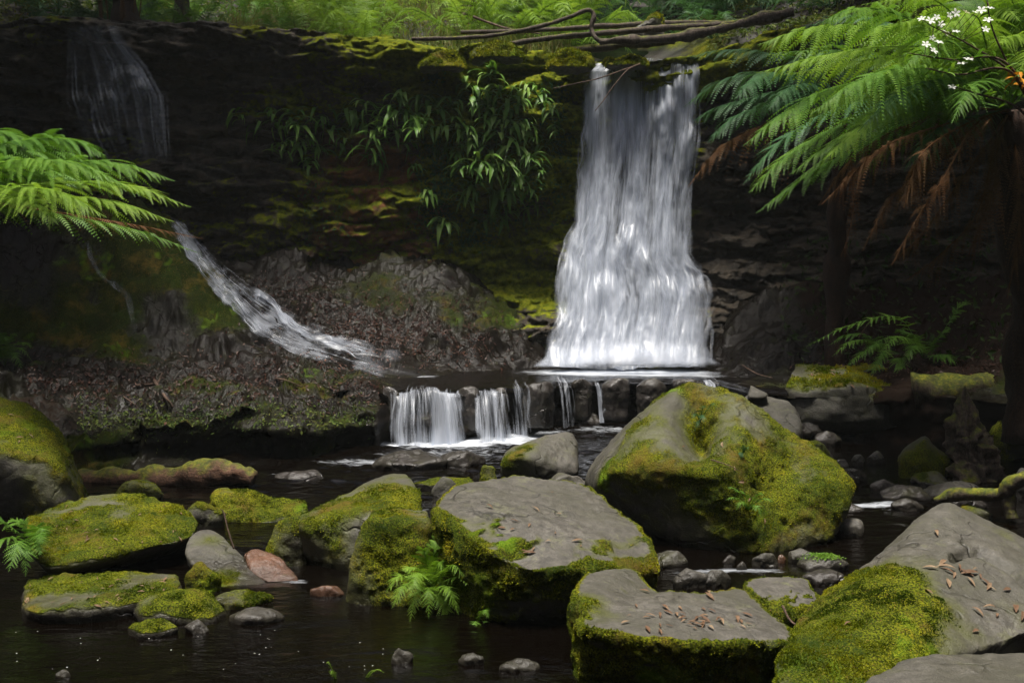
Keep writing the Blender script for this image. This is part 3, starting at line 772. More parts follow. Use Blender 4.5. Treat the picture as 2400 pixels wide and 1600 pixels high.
make_rock('boulder', 'mossy rock of two lumps near the rotting log', [
    [P(492, 1165, 7.6), P(510, 1143, 7.8), P(560, 1145, 7.8), P(610, 1170, 7.7), P(720, 1185, 7.6), P(728, 1215, 7.5), P(620, 1232, 7.4), P(520, 1220, 7.45), G(500, 7.6), G(720, 7.6), G(520, 8.1), G(700, 8.1)],
    [P(620, 1200, 7.5), P(650, 1178, 7.7), P(715, 1168, 7.75), P(730, 1200, 7.6), P(700, 1232, 7.45), P(600, 1225, 7.45), G(620, 7.6), G(720, 7.9)]],
    level=6, k=11, amp=0.06, mode='all', moss=0.75, seed=11, tuft=14000, mat='rock_dark', dents=[(630, 1170, 7.7, .1, .06)])
# slabs and blocks of the right foreground
make_rock('boulder', 'grey slab strewn with dry leaves, moss fringe at the front, beside the giant right rock', [
    [P(1350, 1440, 4.6), P(1400, 1412, 4.85), P(1490, 1400, 4.95), P(1745, 1368, 5.05), P(1805, 1420, 4.8), P(1862, 1468, 4.6), P(1862, 1500, 4.4), P(1700, 1502, 4.28), P(1540, 1495, 4.28), P(1370, 1475, 4.35), G(1350, 4.55, -.25), G(1520, 4.45, -.25), G(1820, 4.6, -.25), G(1860, 4.7, -.25), G(1360, 5.1, -.25), G(1740, 5.1, -.25)],
    [P(1345, 1400, 4.65), P(1365, 1348, 5.0), P(1420, 1326, 5.15), P(1460, 1328, 5.15), P(1510, 1385, 4.95), P(1400, 1450, 4.45), G(1350, 4.45, -.25), G(1500, 4.6, -.25), G(1450, 5.2, -.25)]],
    level=7, k=20, amp=0.028, mode='edge', moss=0.6, seed=12, tuft=30000, grow=1.035, extra=[(1360, 1420, 4.6, .16, .6)],
    bare=[(1640, 1430, 4.65, .2, -.7), (1760, 1430, 4.7, .12, -.6), (1480, 1430, 4.65, .15, -.6), (1430, 1345, 5.1, .1, -.6)])
make_rock('boulder', 'giant grey rock with a mossy left flank and a cracked step across its top', [
    P(2222, 1160, 5.65), P(2180, 1180, 5.6), P(2100, 1252, 5.4), P(2005, 1325, 5.25), P(1902, 1400, 4.98), P(1848, 1540, 4.38), P(1795, 1612, 4.05), P(2070, 1440, 4.62), P(2180, 1428, 4.52), P(2330, 1455, 4.5), P(2520, 1435, 4.65), P(2335, 1238, 5.6), P(2500, 1300, 5.45), P(2620, 1400, 5.0),
    P(2020, 1612, 4.05), P(2120, 1525, 4.38), G(1850, 4.4, -.3), G(2060, 4.3, -.3), G(2500, 4.85, -.3), G(1910, 5.1, -.3), G(2100, 5.8, -.3), G(2600, 5.6, -.3)],
    level=7, k=30, amp=0.022, mode='none', moss=0.34, seed=13, tuft=60000, grow=1.0,
    extra=[(1960, 1520, 4.4, .34, .9), (2050, 1440, 4.6, .30, .8), (1940, 1440, 4.7, .25, .8), (2030, 1350, 5.05, .12, .4), (2140, 1420, 4.6, .22, .28), (2090, 1370, 4.85, .22, .25), (2250, 1420, 4.6, .25, .15), (1900, 1590, 4.1, .25, .8), (2120, 1380, 4.8, .12, .4), (1950, 1400, 4.95, .14, .6), (2360, 1400, 4.7, .1, .25), (2120, 1520, 4.2, .2, .7), (2350, 1260, 5.4, .08, .3)],
    bare=[(2280, 1360, 4.75, .15, -.4), (2200, 1230, 5.4, .2, -.4)],
    cracks=[([(2235, 1305), (2265, 1294), (2295, 1292), (2330, 1308), (2370, 1332), (2410, 1368)], 8, .05)],
    )
make_rock('boulder', 'smooth brown-grey rock in front of the giant cracked rock', [
    P(2000, 1600, 3.55), P(2110, 1550, 3.75), P(2280, 1525, 3.85), P(2460, 1530, 3.8), P(2450, 1640, 3.4), P(2150, 1640, 3.4), G(2000, 3.5, 0), G(2500, 3.4, 0), G(2200, 4.0, 0), G(2500, 4.0, 0)],
    level=6, k=14, amp=0.03, mode='none', moss=0.42, seed=14, tuft=7000, extra=[(2130, 1570, 3.6, .12, .4)])
make_rock('boulder', 'pale-topped green rock wedged behind the leaf-strewn grey slab', [
    P(1745, 1368, 5.2), P(1760, 1358, 5.4), P(1885, 1350, 5.5), P(1918, 1380, 5.3), P(1915, 1425, 5.1), P(1830, 1450, 5.0), P(1790, 1410, 5.05), G(1800, 5.1), G(1910, 5.2), G(1760, 5.6), G(1900, 5.6)],
    level=6, k=14, amp=0.03, mode='edge', moss=0.6, seed=15, tuft=7000)
make_rock('boulder', 'mossy shelf rock with a small fern, at the right end of the waterfall pool', [
    P(1842, 880, 11.6), P(1870, 855, 12.2), P(2000, 850, 12.4), P(2100, 870, 12.2), P(2170, 905, 11.6), P(2140, 940, 11.2), P(2050, 980, 10.9), P(1950, 975, 10.9), P(1850, 935, 11.2), P(1850, 905, 11.3), P(2000, 920, 10.9), G(1870, 11.3, 0), G(2140, 11.2, 0), G(1880, 12.2, 0.2), G(2100, 12.3, .2)],
    level=6, k=16, amp=0.05, mode='top', moss=0.6, seed=16, tuft=16000, mat='rock_dark', strata=0.04, tl=0.02)
make_rock('boulder', 'brown-grey rock with a wedge-shaped chip on top, between the big boulder and the mossy shelf', [
    P(1735, 935, 10.2), P(1760, 920, 10.5), P(1855, 930, 10.4), P(1868, 970, 10.0), P(1885, 1010, 9.7), P(1790, 1010, 9.6), P(1730, 960, 9.9), G(1740, 10), G(1880, 9.8), G(1760, 10.6), G(1870, 10.6)],
    level=6, k=16, amp=0.03, mode='none', moss=0.4, seed=17, tuft=3000, mat='rock_dark')
make_rock('stone', 'small wedge-shaped stone lying on the brown-grey rock', [P(1752, 928, 10.1), P(1760, 902, 10.2), P(1800, 925, 10.1), P(1792, 934, 10.0), P(1755, 934, 10.0), P(1758, 906, 10.4), P(1798, 928, 10.4), P(1752, 936, 10.35)],
    level=4, k=24, amp=0.02, mode='none', moss=0.35, seed=18, mat='rock_dark', cat='stone')

SMALL = [  # px0, px1, py0, py1, seed, label, mode, moss, mat, z0, tufts
    (418, 508, 1322, 1402, 21, 'small mossy cube-shaped stone under the grey arched rock', 'all', .62, 'rock_dark', 0, 3000),
    (283, 532, 1402, 1482, 22, 'long loaf-shaped mossy stone in the dark pool', 'top', .75, 'rock_dark', 0, 8000),
    (478, 622, 1396, 1440, 23, 'green-topped stone at the pool edge beside the grey arched rock', 'all', .62, 'rock_dark', 0, 3000),
    (530, 652, 1436, 1478, 24, 'pale grey wet stone in the pool right of the loaf-shaped stone', 'none', .15, 'rock_grey', 0, 0),
    (288, 402, 1466, 1512, 25, 'small oval stone with bright green top in front of the loaf-shaped stone', 'top', .65, 'rock_dark', 0, 2500),
    (418, 478, 1464, 1502, 26, 'small dark grey stone beside the oval green stone', 'none', .3, 'rock_dark', 0, 0),
    (620, 715, 1210, 1335, 27, 'speckled green stone tucked behind the sloping slab', 'all', .55, 'rock_dark', 0, 4000),
    (245, 390, 1124, 1190, 28, 'mossy hump showing behind the broad domed boulder', 'all', .55, 'rock_dark', 0, 3000),
    (412, 525, 1178, 1245, 29, 'dark mossy stone beside the rock of two lumps', 'top', .5, 'rock_dark', 0, 2500),
    (722, 805, 1382, 1415, 30, 'low reddish flat stone awash in the pool', 'none', .0, 'rock_red', 0, 0),
    (1122, 1168, 1094, 1138, 31, 'small bright mossy knob beside the rounded brown-topped boulder', 'all', .75, 'rock_dark', 0, 2000),
    (972, 1130, 1122, 1155, 32, 'low mossy ledge stone in the stream behind the flat-topped block', 'top', .5, 'rock_dark', 0, 2000),
    (1008, 1078, 1122, 1200, 33, 'dark pointed stone behind the corner of the flat-topped block', 'none', .5, 'rock_dark', 0, 1000),
    (1250, 1395, 1110, 1190, 34, 'grey hump with mossy shoulder behind the flat-topped block', 'none', .45, 'rock_grey', 0, 2000),
    (908, 962, 1530, 1578, 35, 'small round grey-green stone in the pool below the hanging fern', 'none', .45, 'rock_dark', 0, 0),
    (1070, 1135, 1540, 1580, 36, 'dim submerged stone beside the small round grey-green stone', 'none', .3, 'rock_dark', 0, 0),
    (1170, 1270, 1560, 1596, 37, 'dim flat stone awash in the pool under the flat-topped block', 'none', .3, 'rock_dark', 0, 0),
    (2108, 2240, 1016, 1130, 38, 'green mossy block beside the rotten stump', 'all', .55, 'rock_dark', 0, 4000),
    (2325, 2460, 968, 1085, 39, 'rounded mossy boulder behind the rotten stump', 'all', .6, 'rock_dark', 0, 4000),
    (2138, 2245, 1106, 1150, 40, 'low mossy stone with pale top in front of the green mossy block', 'top', .4, 'rock_dark', 0, 1000),
    (2170, 2345, 1130, 1182, 41, 'flat grey stone behind the peak of the giant cracked rock', 'none', .1, 'rock_grey', 0, 0),
    (2230, 2330, 1165, 1200, 42, 'wet dark stone just behind the giant cracked rock', 'none', .1, 'rock_wet', 0, 0),
    (2070, 2190, 1140, 1185, 43, 'dark wet angular stone in the right-hand riffle', 'none', .35, 'rock_wet', 0, 0),
    (2050, 2110, 1125, 1160, 44, 'rounded wet stone in the right-hand riffle', 'none', .1, 'rock_wet', 0, 0),
    (2100, 2180, 1170, 1205, 45, 'small mossy wet stone at the lower edge of the riffle', 'none', .3, 'rock_wet', 0, 0),
    (1948, 2040, 1214, 1268, 46, 'pale flat wet stone at the right foot of the largest boulder', 'none', .0, 'rock_grey', 0, 0),
    (1965, 2040, 1186, 1210, 47, 'shiny flat stone washed by the riffle beside the largest boulder', 'none', .0, 'rock_wet', 0, 0),
    (1970, 2042, 1098, 1135, 48, 'flat brown stone in the shaded stream behind the largest boulder', 'none', .1, 'rock_wet', 0, 0),
    (1958, 2000, 1078, 1108, 49, 'dark cobble behind the largest boulder', 'none', .1, 'rock_wet', 0, 0),
    (2000, 2035, 1068, 1096, 50, 'grey cobble behind the largest boulder, under the mossy shelf', 'none', .1, 'rock_dark', 0, 0),
    (2040, 2085, 1060, 1090, 51, 'brownish cobble below the mossy shelf rock', 'none', .2, 'rock_dark', 0, 0),
    (1880, 1960, 1035, 1085, 52, 'green stone against the back of the largest boulder', 'all', .5, 'rock_dark', 0, 1000),
    (1905, 1975, 1010, 1050, 53, 'dark round stone under the lip of the mossy shelf', 'none', .2, 'rock_wet', 0, 0),
    (1865, 1910, 940, 1005, 54, 'narrow mossy stone between the chip-topped rock and the mossy shelf', 'all', .45, 'rock_dark', 0.05, 0),
    (1772, 1832, 1300, 1332, 55, 'rough round grey stone in the trickle below the largest boulder', 'none', .1, 'rock_dark', 0.02, 0),
    (1855, 1915, 1290, 1322, 56, 'smooth grey stone in the trickle, near the tiny green plants', 'none', .1, 'rock_grey', 0.02, 0),
    (1732, 1762, 1322, 1352, 57, 'small wet pointed stone in the trickle', 'none', .1, 'rock_wet', 0, 0),
    (1655, 1725, 1340, 1386, 58, 'purple-grey rounded stone behind the leaf-strewn slab', 'none', .05, 'rock_dark', 0, 0),
    (1585, 1660, 1338, 1388, 59, 'dark rounded stone behind the leaf-strewn slab', 'none', .05, 'rock_dark', 0, 0),
    (1530, 1620, 1296, 1340, 60, 'dark green stone at the shaded foot of the largest boulder', 'none', .4, 'rock_dark', 0, 0),
    (1830, 1850, 1306, 1330, 61, 'tiny reddish pebble in the trickle', 'none', .0, 'rock_red', 0, 0),
    (1700, 1735, 1305, 1330, 62, 'tiny dark pebble in the trickle', 'none', .0, 'rock_wet', 0, 0),
    (1890, 1990, 1340, 1385, 63, 'shiny dark stone at the foot of the giant cracked rock', 'none', .15, 'rock_wet', 0, 0),
    (1880, 2000, 1305, 1350, 64, 'dark earthy stone carrying tiny green plants', 'none', .3, 'rock_dark', 0, 0),
    (1255, 1330, 955, 1000, 65, 'wet dark block at the right side of the small cascade', 'none', .1, 'rock_wet', .02, 0),
    (1320, 1420, 965, 1000, 66, 'low wet rock under the right-hand spouts', 'none', .1, 'rock_wet', .02, 0),
    (850, 1050, 1062, 1110, 67, 'wet black rock bar in the stream below the small cascade', 'none', .0, 'rock_wet', 0, 0),
    (1020, 1135, 1056, 1100, 68, 'wet black rock with thin white runs below the small cascade', 'none', .0, 'rock_wet', 0, 0),
    (640, 760, 1105, 1135, 69, 'rippling wet rock bar by the end of the rotting log', 'none', .0, 'rock_wet', 0, 0),
    (380, 425, 1388, 1412, 70, 'small pale pebble beside the low leaf-strewn slab', 'none', .0, 'rock_grey', 0, 0),
    (110, 145, 1586, 1604, 71, 'small grey pebble awash in the dark pool', 'none', .0, 'rock_grey', 0, 0),
    (2380, 2460, 1090, 1170, 72, 'dark boulder beside the mossy bent branch', 'none', .4, 'rock_dark', 0, 0),
    (2250, 2340, 1185, 1230, 73, 'mossy stone tucked behind the right shoulder of the giant rock', 'all', .5, 'rock_dark', 0, 0),
    (800, 905, 950, 1020, 74, 'mossy block at the left end of the small cascade', 'none', .45, 'rock_wet', .1, 1500),
    (545, 640, 950, 1000, 75, 'bright mossy hummock on the edge of the left ledge', 'all', .7, 'rock_dark', .2, 3000),
    (230, 350, 960, 1015, 76, 'rounded mossy hummock on the left ledge, near the tall boulder', 'all', .7, 'rock_dark', .15, 4000),
    (640, 800, 925, 990, 77, 'wide mossy hummock on the left ledge, near the small cascade', 'all', .62, 'rock_dark', .2, 4000),
    (100, 240, 870, 935, 78, 'low mossy mound on the left shelf below the wet slope', 'top', .7, 'rock_dark', .35, 5000),
    (892, 934, 903, 941, 100, 'dark wet stone at the left end of the pool lip', 'none', .2, 'rock_wet', .42, 0),
    (1068, 1128, 900, 937, 101, 'brown wet stone on the pool lip between the two curtain cascades', 'none', .2, 'rock_wet', .42, 0),
    (1158, 1192, 904, 933, 102, 'small wet stone on the pool lip inside the smaller curtain cascade', 'none', .2, 'rock_wet', .42, 0),
    (1226, 1302, 891, 931, 103, 'broad wet stone on the pool lip beside the smaller curtain cascade', 'none', .2, 'rock_wet', .42, 0),
    (1336, 1390, 884, 915, 104, 'wet stone on the pool lip between the two slim spouts', 'none', .2, 'rock_wet', .42, 0),
    (1408, 1482, 886, 916, 105, 'wet stone on the pool lip right of the single slim spout', 'none', .2, 'rock_wet', .42, 0),
    (1488, 1562, 884, 915, 106, 'flat wet stone on the pool lip behind the largest boulder', 'none', .2, 'rock_wet', .42, 0),
    (1568, 1642, 883, 913, 107, 'dark wet stone on the pool lip near the thin spout', 'none', .2, 'rock_wet', .42, 0),
    (1238, 1300, 900, 955, 80, 'wet brown block on the pool lip between the curtain cascades and the spouts', 'none', .1, 'rock_wet', .25, 0),
    (1415, 1490, 895, 950, 81, 'wet black block under the pool lip, right of the single spout', 'none', .1, 'rock_wet', .12, 0),
    (1490, 1600, 900, 940, 82, 'long wet ledge stone behind the shoulder of the largest boulder', 'none', .15, 'rock_wet', .15, 0),
    (1075, 1125, 935, 1000, 83, 'dark rock showing between the two curtain cascades', 'none', .2, 'rock_wet', .05, 0),
    (1622, 1650, 858, 868, 84, 'small dark stone poking from the pool in front of the waterfall', 'none', .0, 'rock_wet', .49, 0),
    (1690, 1790, 880, 950, 79, 'dark mossy block right of the thin spout', 'top', .5, 'rock_dark', .15, 1000),
]
for (a, b, c_, d_, sd, lab, mode, ms, mt, z0, tf) in SMALL:
    big = (b - a) > 90
    make_rock('stone' if not big else 'boulder', lab, boxy(a, b, c_, d_, sd, depth=0.75 if (d_ - c_) > 40 else 0.6, z0=z0, sink=.12 if z0 < .4 else .32), level=5, k=15 + sd % 9, amp=0.06, grow=1.04, fine=0.006, mode=mode, moss=ms, mat=mt, seed=sd, tuft=tf, cat='stone' if not big else 'boulder')

# ------------------------------------------------------------------ water surfaces
def build_water():
    xs = np.concatenate([np.linspace(-9, -4.6, 40), np.linspace(-4.55, 4.5, 420), np.linspace(4.55, 9, 40)]); ys = np.concatenate([np.linspace(-3, 3.5, 30), np.linspace(3.55, 12.4, 380)])
    X, Y = np.meshgrid(xs, ys); x, y = X.ravel(), Y.ravel()
    z = 0.008 * fbm(np.stack([x * 2.0, y * 3.5, x * 0], -1), 3, 111)
    rif = sstep(7.6, 8.8, y) * sstep(-3.6, -2.2, x) * sstep(2.2, 1.2, x) + .8 * np.exp(-((x - 2.6) / .9) ** 2 - ((y - 7.8) / .9) ** 2) + .5 * np.exp(-((x - 1.4) / .7) ** 2 - ((y - 6.2) / .4) ** 2) + .35 * np.exp(-((x + 1.6) / .6) ** 2 - ((y - 6.6) / .7) ** 2)
    w = np.stack([x * 2.6 + y * .8, y * 5.5, x * 0], -1)
    z = z + np.clip(rif, 0, 1) * (.022 * fbm(w, 4, 113, .6) + .012 * (1 - np.abs(noise3(w * 1.7, 119))))
    foam = np.zeros_like(x)
    def f(px, py, rx, ry, a):
        c = P(px, py, CAMZ * FPX / (py - 640.0)); return a * np.exp(-((x - c[0]) / rx) ** 2 - ((y - c[1]) / ry) ** 2)
    for args in [(1000, 1046, .55, .16, 1.1), (1150, 1036, .5, .22, .95), (1230, 1022, .45, .3, .7), (1080, 1062, .8, .35, .35), (960, 1075, .5, .3, .25), (1370, 985, .45, .35, .75), (1420, 1010, .5, .3, .45),
                 (1120, 1085, .9, .22, .22), (800, 1095, .8, .2, .2), (700, 1120, .35, .12, .45), (900, 1090, .5, .15, .35), (1000, 1200, .1, .1, .3), (2010, 1190, .25, .1, .55), (2090, 1190, .3, .12, .35), (1640, 1350, .3, .08, .4), (1760, 1350, .3, .08, .35), (690, 1372, .1, .05, .5), (640, 1225, .18, .1, .4), (1990, 1170, .15, .1, .4), (100, 1440, .2, .05, .4)]:
        foam += f(*args)
    V = np.stack([x, y, z], -1); F = grid_faces(len(xs), len(ys))
    structure('stream_water', mesh_np('stream_water', V, F, True, {'foam': np.clip(foam, 0, 1.2)}), M['water'])
    # the pool under the falls, running to the lip of the ledge
    px = np.linspace(820, 1790, 170); v = np.linspace(0, 1, 90)
    xs = (px - CXP) / FPX * 12.3
    X, U = np.meshgrid(xs, v); x = X.ravel()
    l0 = lip_of(X) - 0.02 + .9 * sstep(-1.22, -1.45, X)
    y = (l0 + (14.7 - l0) * U).ravel()
    z = 0.503 + 0.006 * fbm(np.stack([x * 3, y * 5, x * 0], -1), 3, 117) - 0.05 * sstep(0.14, 0.0, y - lip_of(x))
    foam = np.zeros_like(x)
    def g(px, d, rx, ry, a):
        return a * np.exp(-((x - (px - CXP) / FPX * d) / rx) ** 2 - ((y - d) / ry) ** 2)
    foam = g(1460, 13.4, 1.1, .36, .95) + g(1330, 13.15, .4, .3, .5) + g(1600, 13.1, .4, .3, .5) + g(1470, 13.0, .5, .3, .4) + g(1500, 12.9, 1.2, .3, .28) + g(1650, 12.7, .6, .2, .3) + g(970, 12.7, .4, .15, .6)
    V = np.stack([x, y, z], -1); F = grid_faces(len(xs), len(v))
    structure('pool_water', mesh_np('pool_water', V, F, True, {'foam': np.clip(foam, 0, 1.2)}), M['pool'])
build_water()

# ------------------------------------------------------------------ falling water
def sheet_arrays(Pt, dens, fade, uscale=1.0, uoff=0.0):
    """Pt (rows, cols, 3): flow runs down the rows"""
    nr, nc, _ = Pt.shape
    seg = np.linalg.norm(np.diff(Pt, axis=0), axis=-1).mean(1); v = np.concatenate([[0], np.cumsum(seg)])
    wid = np.linalg.norm(Pt[nr // 2, -1] - Pt[nr // 2, 0])
    U, Vv = np.meshgrid(np.linspace(0, wid * uscale, nc) + uoff, v + uoff * 3)
    return Pt.reshape(-1, 3), grid_faces(nc, nr), np.stack([U.ravel(), Vv.ravel()], -1), np.broadcast_to(dens, (nr, nc)).ravel(), np.broadcast_to(fade, (nr, nc)).ravel()

def water_part(name, parent, arrs, base, mat='fall'):
    Vs, Fs, Us, Ds, As = [], [], [], [], []; n = 0
    for V, F, U, D, A in arrs:
        Vs.append(V); Fs.append(F + n); Us.append(U); Ds.append(D); As.append(A); n += len(V)
    me = mesh_np(name, np.concatenate(Vs) - np.array(base), np.concatenate(Fs), True, {'dens': np.concatenate(Ds), 'fade': np.concatenate(As)}, np.concatenate(Us))
    return link(name, me, M[mat], parent)

def ribbons(Pt, count, seed, wmin=0.008, wmax=0.03, lift=0.03, t0=(0, .5), ln=(.3, .9), dens=0.75, fade=0.8):
    """narrow threads of water running down a sheet"""
    r = np.random.default_rng(seed); nr, nc, _ = Pt.shape; out = []
    n = vnormals(Pt.reshape(-1, 3), grid_faces(nc, nr)).reshape(nr, nc, 3)
    if n[..., 1].mean() > 0: n = -n
    for k in range(count):
        c = r.random() * (nc - 1.01); a = r.uniform(*t0); b = min(1.0, a + r.uniform(*ln))
        rows = np.linspace(a * (nr - 1), b * (nr - 1.001), 22); i = rows.astype(int); f = (rows - i)[:, None]; i2 = np.minimum(i + 1, nr - 1)
        cc = np.clip(c + np.cumsum(r.normal(0, 0.03, 22)), 0, nc - 1.01); j = cc.astype(int); g = (cc - j)[:, None]
        def smp(A): return (A[i, j] * (1 - g) + A[i, j + 1] * g) * (1 - f) + (A[i2, j] * (1 - g) + A[i2, j + 1] * g) * f
        p = smp(Pt) + smp(n) * r.uniform(0.2, 1.0) * lift
        w = r.uniform(wmin, wmax) * np.sin(np.linspace(0.15, math.pi - .1, 22))[:, None] ** 0.5
        side = np.array([1.0, 0, 0])
        R = np.stack([p - side * w, p + smp(n) * w * .7, p + side * w], 1)
        fd = fade * np.sin(np.linspace(0.1, math.pi - 0.05, 22))[:, None] ** 0.6 * np.array([.35, 1, .35])
        out.append(sheet_arrays(R, dens, fd, 1.0, k * 0.37))
    return out

def cling(px, py, names, lift, dmax=None, cummin=True):
    """depth along the ray of each pixel: just in front of the rock it runs over"""
    D = np.zeros(px.shape)
    for i in range(px.shape[0]):
        for j in range(px.shape[1]):
            h = hit(float(px[i, j]), float(py[i, j]), names)
            D[i, j] = (h[0].y if h else 15.0)
    D = D - lift
    if dmax is not None: D = np.minimum(D, dmax)
    if cummin: D = np.minimum.accumulate(D, 0)
    for _ in range(2):
        D[:, 1:-1] = (D[:, :-2] + 2 * D[:, 1:-1] + D[:, 2:]) / 4
    return D

def PA(px, py, d):
    u = (px - CXP) / FPX; v = (CYP - py) / FPX
    y = _ca + _sa * v; z = -_sa + _ca * v
    return np.stack([u / y * d, d, CAMZ + z / y * d], -1)

def main_fall():
    nr, nc = 150, 90
    py = np.linspace(146, 866, nr)
    L = np.interp(py, [146, 165, 400, 520, 600, 660, 740, 866], [1392, 1366, 1350, 1338, 1310, 1300, 1298, 1262])
    R = np.interp(py, [146, 165, 300, 480, 600, 650, 700, 780, 866], [1636, 1640, 1640, 1622, 1625, 1655, 1668, 1662, 1660])
    s = np.linspace(0, 1, nc)
    PX = L[:, None] + (R - L)[:, None] * s; PY = np.broadcast_to(py[:, None], PX.shape).copy()
    PY = PY + sstep(700, 866, PY) * (7 * fbm(np.stack([PX / 45, PX * 0, PX * 0], -1), 3, 135) - 8 * np.abs(2 * s - 1)[None] ** 3)
    PY = PY + (1 - sstep(146, 260, PY)) * (6 * np.sin(s * 9)[None] - 6 * s[None])
    step = cling(PX[::6, ::6], PY[::6, ::6], ['cliff'], 0.05)
    base = np.interp(py, [146, 160, 260, 380, 480, 560, 640, 740, 820, 866], [14.85, 14.55, 14.46, 14.34, 14.22, 14.1, 13.95, 13.72, 13.48, 13.25])
    st = np.zeros_like(PX)
    rr = np.linspace(0, 1, step.shape[0]); cc = np.linspace(0, 1, step.shape[1])
    tmp = np.array([np.interp(s, cc, row) for row in step])
    st = np.array([np.interp(np.linspace(0, 1, nr), rr, tmp[:, j]) for j in range(nc)]).T
    D = np.minimum(base[:, None], np.maximum(st, base[:, None] - 0.35))
    lumps = [(1344, 540, 22, .10, 60), (1470, 532, 34, .13, 80), (1506, 582, 26, .12, 70), (1328, 608, 36, .14, 110), (1412, 645, 40, .10, 100), (1634, 648, 40, .22, 140), (1555, 660, 75, .08, 140), (1300, 720, 40, .10, 120),
             (1560, 235, 60, .10, 200), (1480, 255, 30, .08, 120), (1620, 300, 30, .14, 140), (1590, 190, 40, .05, 80)]
    for (cx, cyy, w, a, ln) in lumps:
        dome = ((PX - cx) / w) ** 2
        top = cyy + 55 * dome + 14 * fbm(np.stack([PX / 14, PX * 0, PX * 0], -1), 3, int(cx))
        t = PY - top
        D = D - a * np.exp(-dome * 1.2) * sstep(-14, 30, t) * np.exp(-np.clip(t, 0, None) / ln)
    D = D - 0.045 * fbm(np.stack([PX / 20, PY / 150, PX * 0], -1), 4, 121, .6)
    dens = np.interp(py, [146, 200, 380, 560, 680, 800, 866], [.66, .76, .72, .74, .84, 1.02, 1.12])[:, None] + 0.26 * fbm(np.stack([PX / 22, PY / 240, PX * 0], -1), 4, 123, .6)
    gap = np.exp(-((PX - 1497) / 16) ** 2 - ((PY - 200) / 55) ** 2) + .8 * np.exp(-((PX - 1478 + (PY - 300) * .12) / 15) ** 2) * sstep(240, 300, PY) * sstep(480, 380, PY)
    dens = np.clip(dens - 0.30 * gap, 0, 1.2)
    e = np.minimum(s, 1 - s)[None]
    fade = sstep(0, 0.10, e + 0.03 * fbm(np.stack([PX / 20, PY / 60, PX * 0], -1), 3, 127)) * sstep(874, 828, PY + 12 * fbm(np.stack([PX / 25, PY * 0, PX * 0], -1), 3, 137)) * 1.0
    Pt = PA(PX, PY, D)
    base_p = (Pt[-1, nc // 2, 0], 13.6, 0.5)
    root = thing('waterfall', 'main white waterfall pouring over the middle of the cliff', 'waterfall', base_p)
    arrs = [sheet_arrays(Pt, dens, fade * .95)]
    P2 = PA(1470 + (PX - 1470) * 0.97, PY, D + 0.10 + 0.04 * fbm(np.stack([PX / 20, PY / 130, PX * 0], -1), 3, 131))
    arrs.append(sheet_arrays(P2, dens - 0.05, fade, 1.0, 13.7))
    water_part('water_sheet', root, arrs, base_p)
    water_part('water_threads', root, ribbons(Pt, 110, 5, .006, .030, .06, (0, .6), (.2, .7), .62, .5) + ribbons(Pt, 70, 6, .02, .06, .09, (.5, .85), (.1, .3), .7, .4), base_p)
    # spray skirt where the water lands
    arr = []
    r = np.random.default_rng(8)
    for k in range(60):
        cx = r.uniform(1275, 1655); w = r.uniform(30, 70); y1 = 862 - r.uniform(0, 8); hgt = r.uniform(15, 80); d0 = 13.25 + r.uniform(-.2, .4)
        ps = np.linspace(-1, 1, 12); pv = np.linspace(0, 1, 10)
        A, B = np.meshgrid(ps, pv)
        X = cx + A * w * (0.65 + .35 * B); Y = y1 - hgt * (1 - B) * (1 - .6 * A ** 2) * 1.0
        Dp = d0 - 0.25 * B * (1 - A ** 2 * .5)
        fd = sstep(0, .4, 1 - np.abs(A)) * sstep(0, .35, B) * sstep(1.02, .7, B) * .30
        arr.append(sheet_arrays(PA(X, Y, Dp), 0.72, fd, 1.0, k * 1.9))
    water_part('spray', root, arr, base_p)
main_fall()

def left_fall():
    nr, nc = 70, 40
    py = np.linspace(62, 385, nr); s = np.linspace(0, 1, nc)
    L = np.interp(py, [62, 220, 300, 385], [155, 152, 175, 225]); R = np.interp(py, [62, 90, 160, 230, 385], [280, 290, 355, 392, 400])
    PX = L[:, None] + (R - L)[:, None] * s; PY = np.broadcast_to(py[:, None], PX.shape)
    D = cling(PX[::4, ::4], PY[::4, ::4], ['cliff', 'ground'], 0.08)
    D = np.array([np.interp(s, np.linspace(0, 1, D.shape[1]), row) for row in D])
    D = np.array([np.interp(np.linspace(0, 1, nr), np.linspace(0, 1, D.shape[0]), D[:, j]) for j in range(nc)]).T
    for (cx, cyy, w, a, ln) in [(185, 222, 28, .14, 60), (255, 215, 22, .12, 90), (300, 160, 40, .15, 90), (330, 190, 30, .1, 100), (240, 300, 40, .1, 60)]:
        dome = ((PX - cx) / w) ** 2; t = PY - cyy - 20 * dome
        D = D - a * np.exp(-dome) * sstep(-8, 16, t) * np.exp(-np.clip(t, 0, None) / ln)
    dens = 0.34 + 0.16 * fbm(np.stack([PX / 22, PY / 200, PX * 0], -1), 3, 141) + .2 * np.exp(-((PX - 300 + (PY - 160) * -.25) / 22) ** 2) * sstep(70, 110, PY) * sstep(260, 180, PY)
    fade = sstep(0, .15, np.minimum(s, 1 - s))[None] * sstep(385, 355, PY) * .4
    Pt = PA(PX, PY, D); b = tuple(Pt[-1, nc // 2])
    root = thing('waterfall', 'thin dim waterfall trickling down the shaded left end of the cliff', 'waterfall', b)
    water_part('water_sheet', root, [sheet_arrays(Pt, np.clip(dens, 0, 1), fade)], b)
    water_part('water_threads', root, ribbons(Pt, 60, 15, .005, .014, .04, (0, .5), (.3, .8), .7, .35), b)
left_fall()

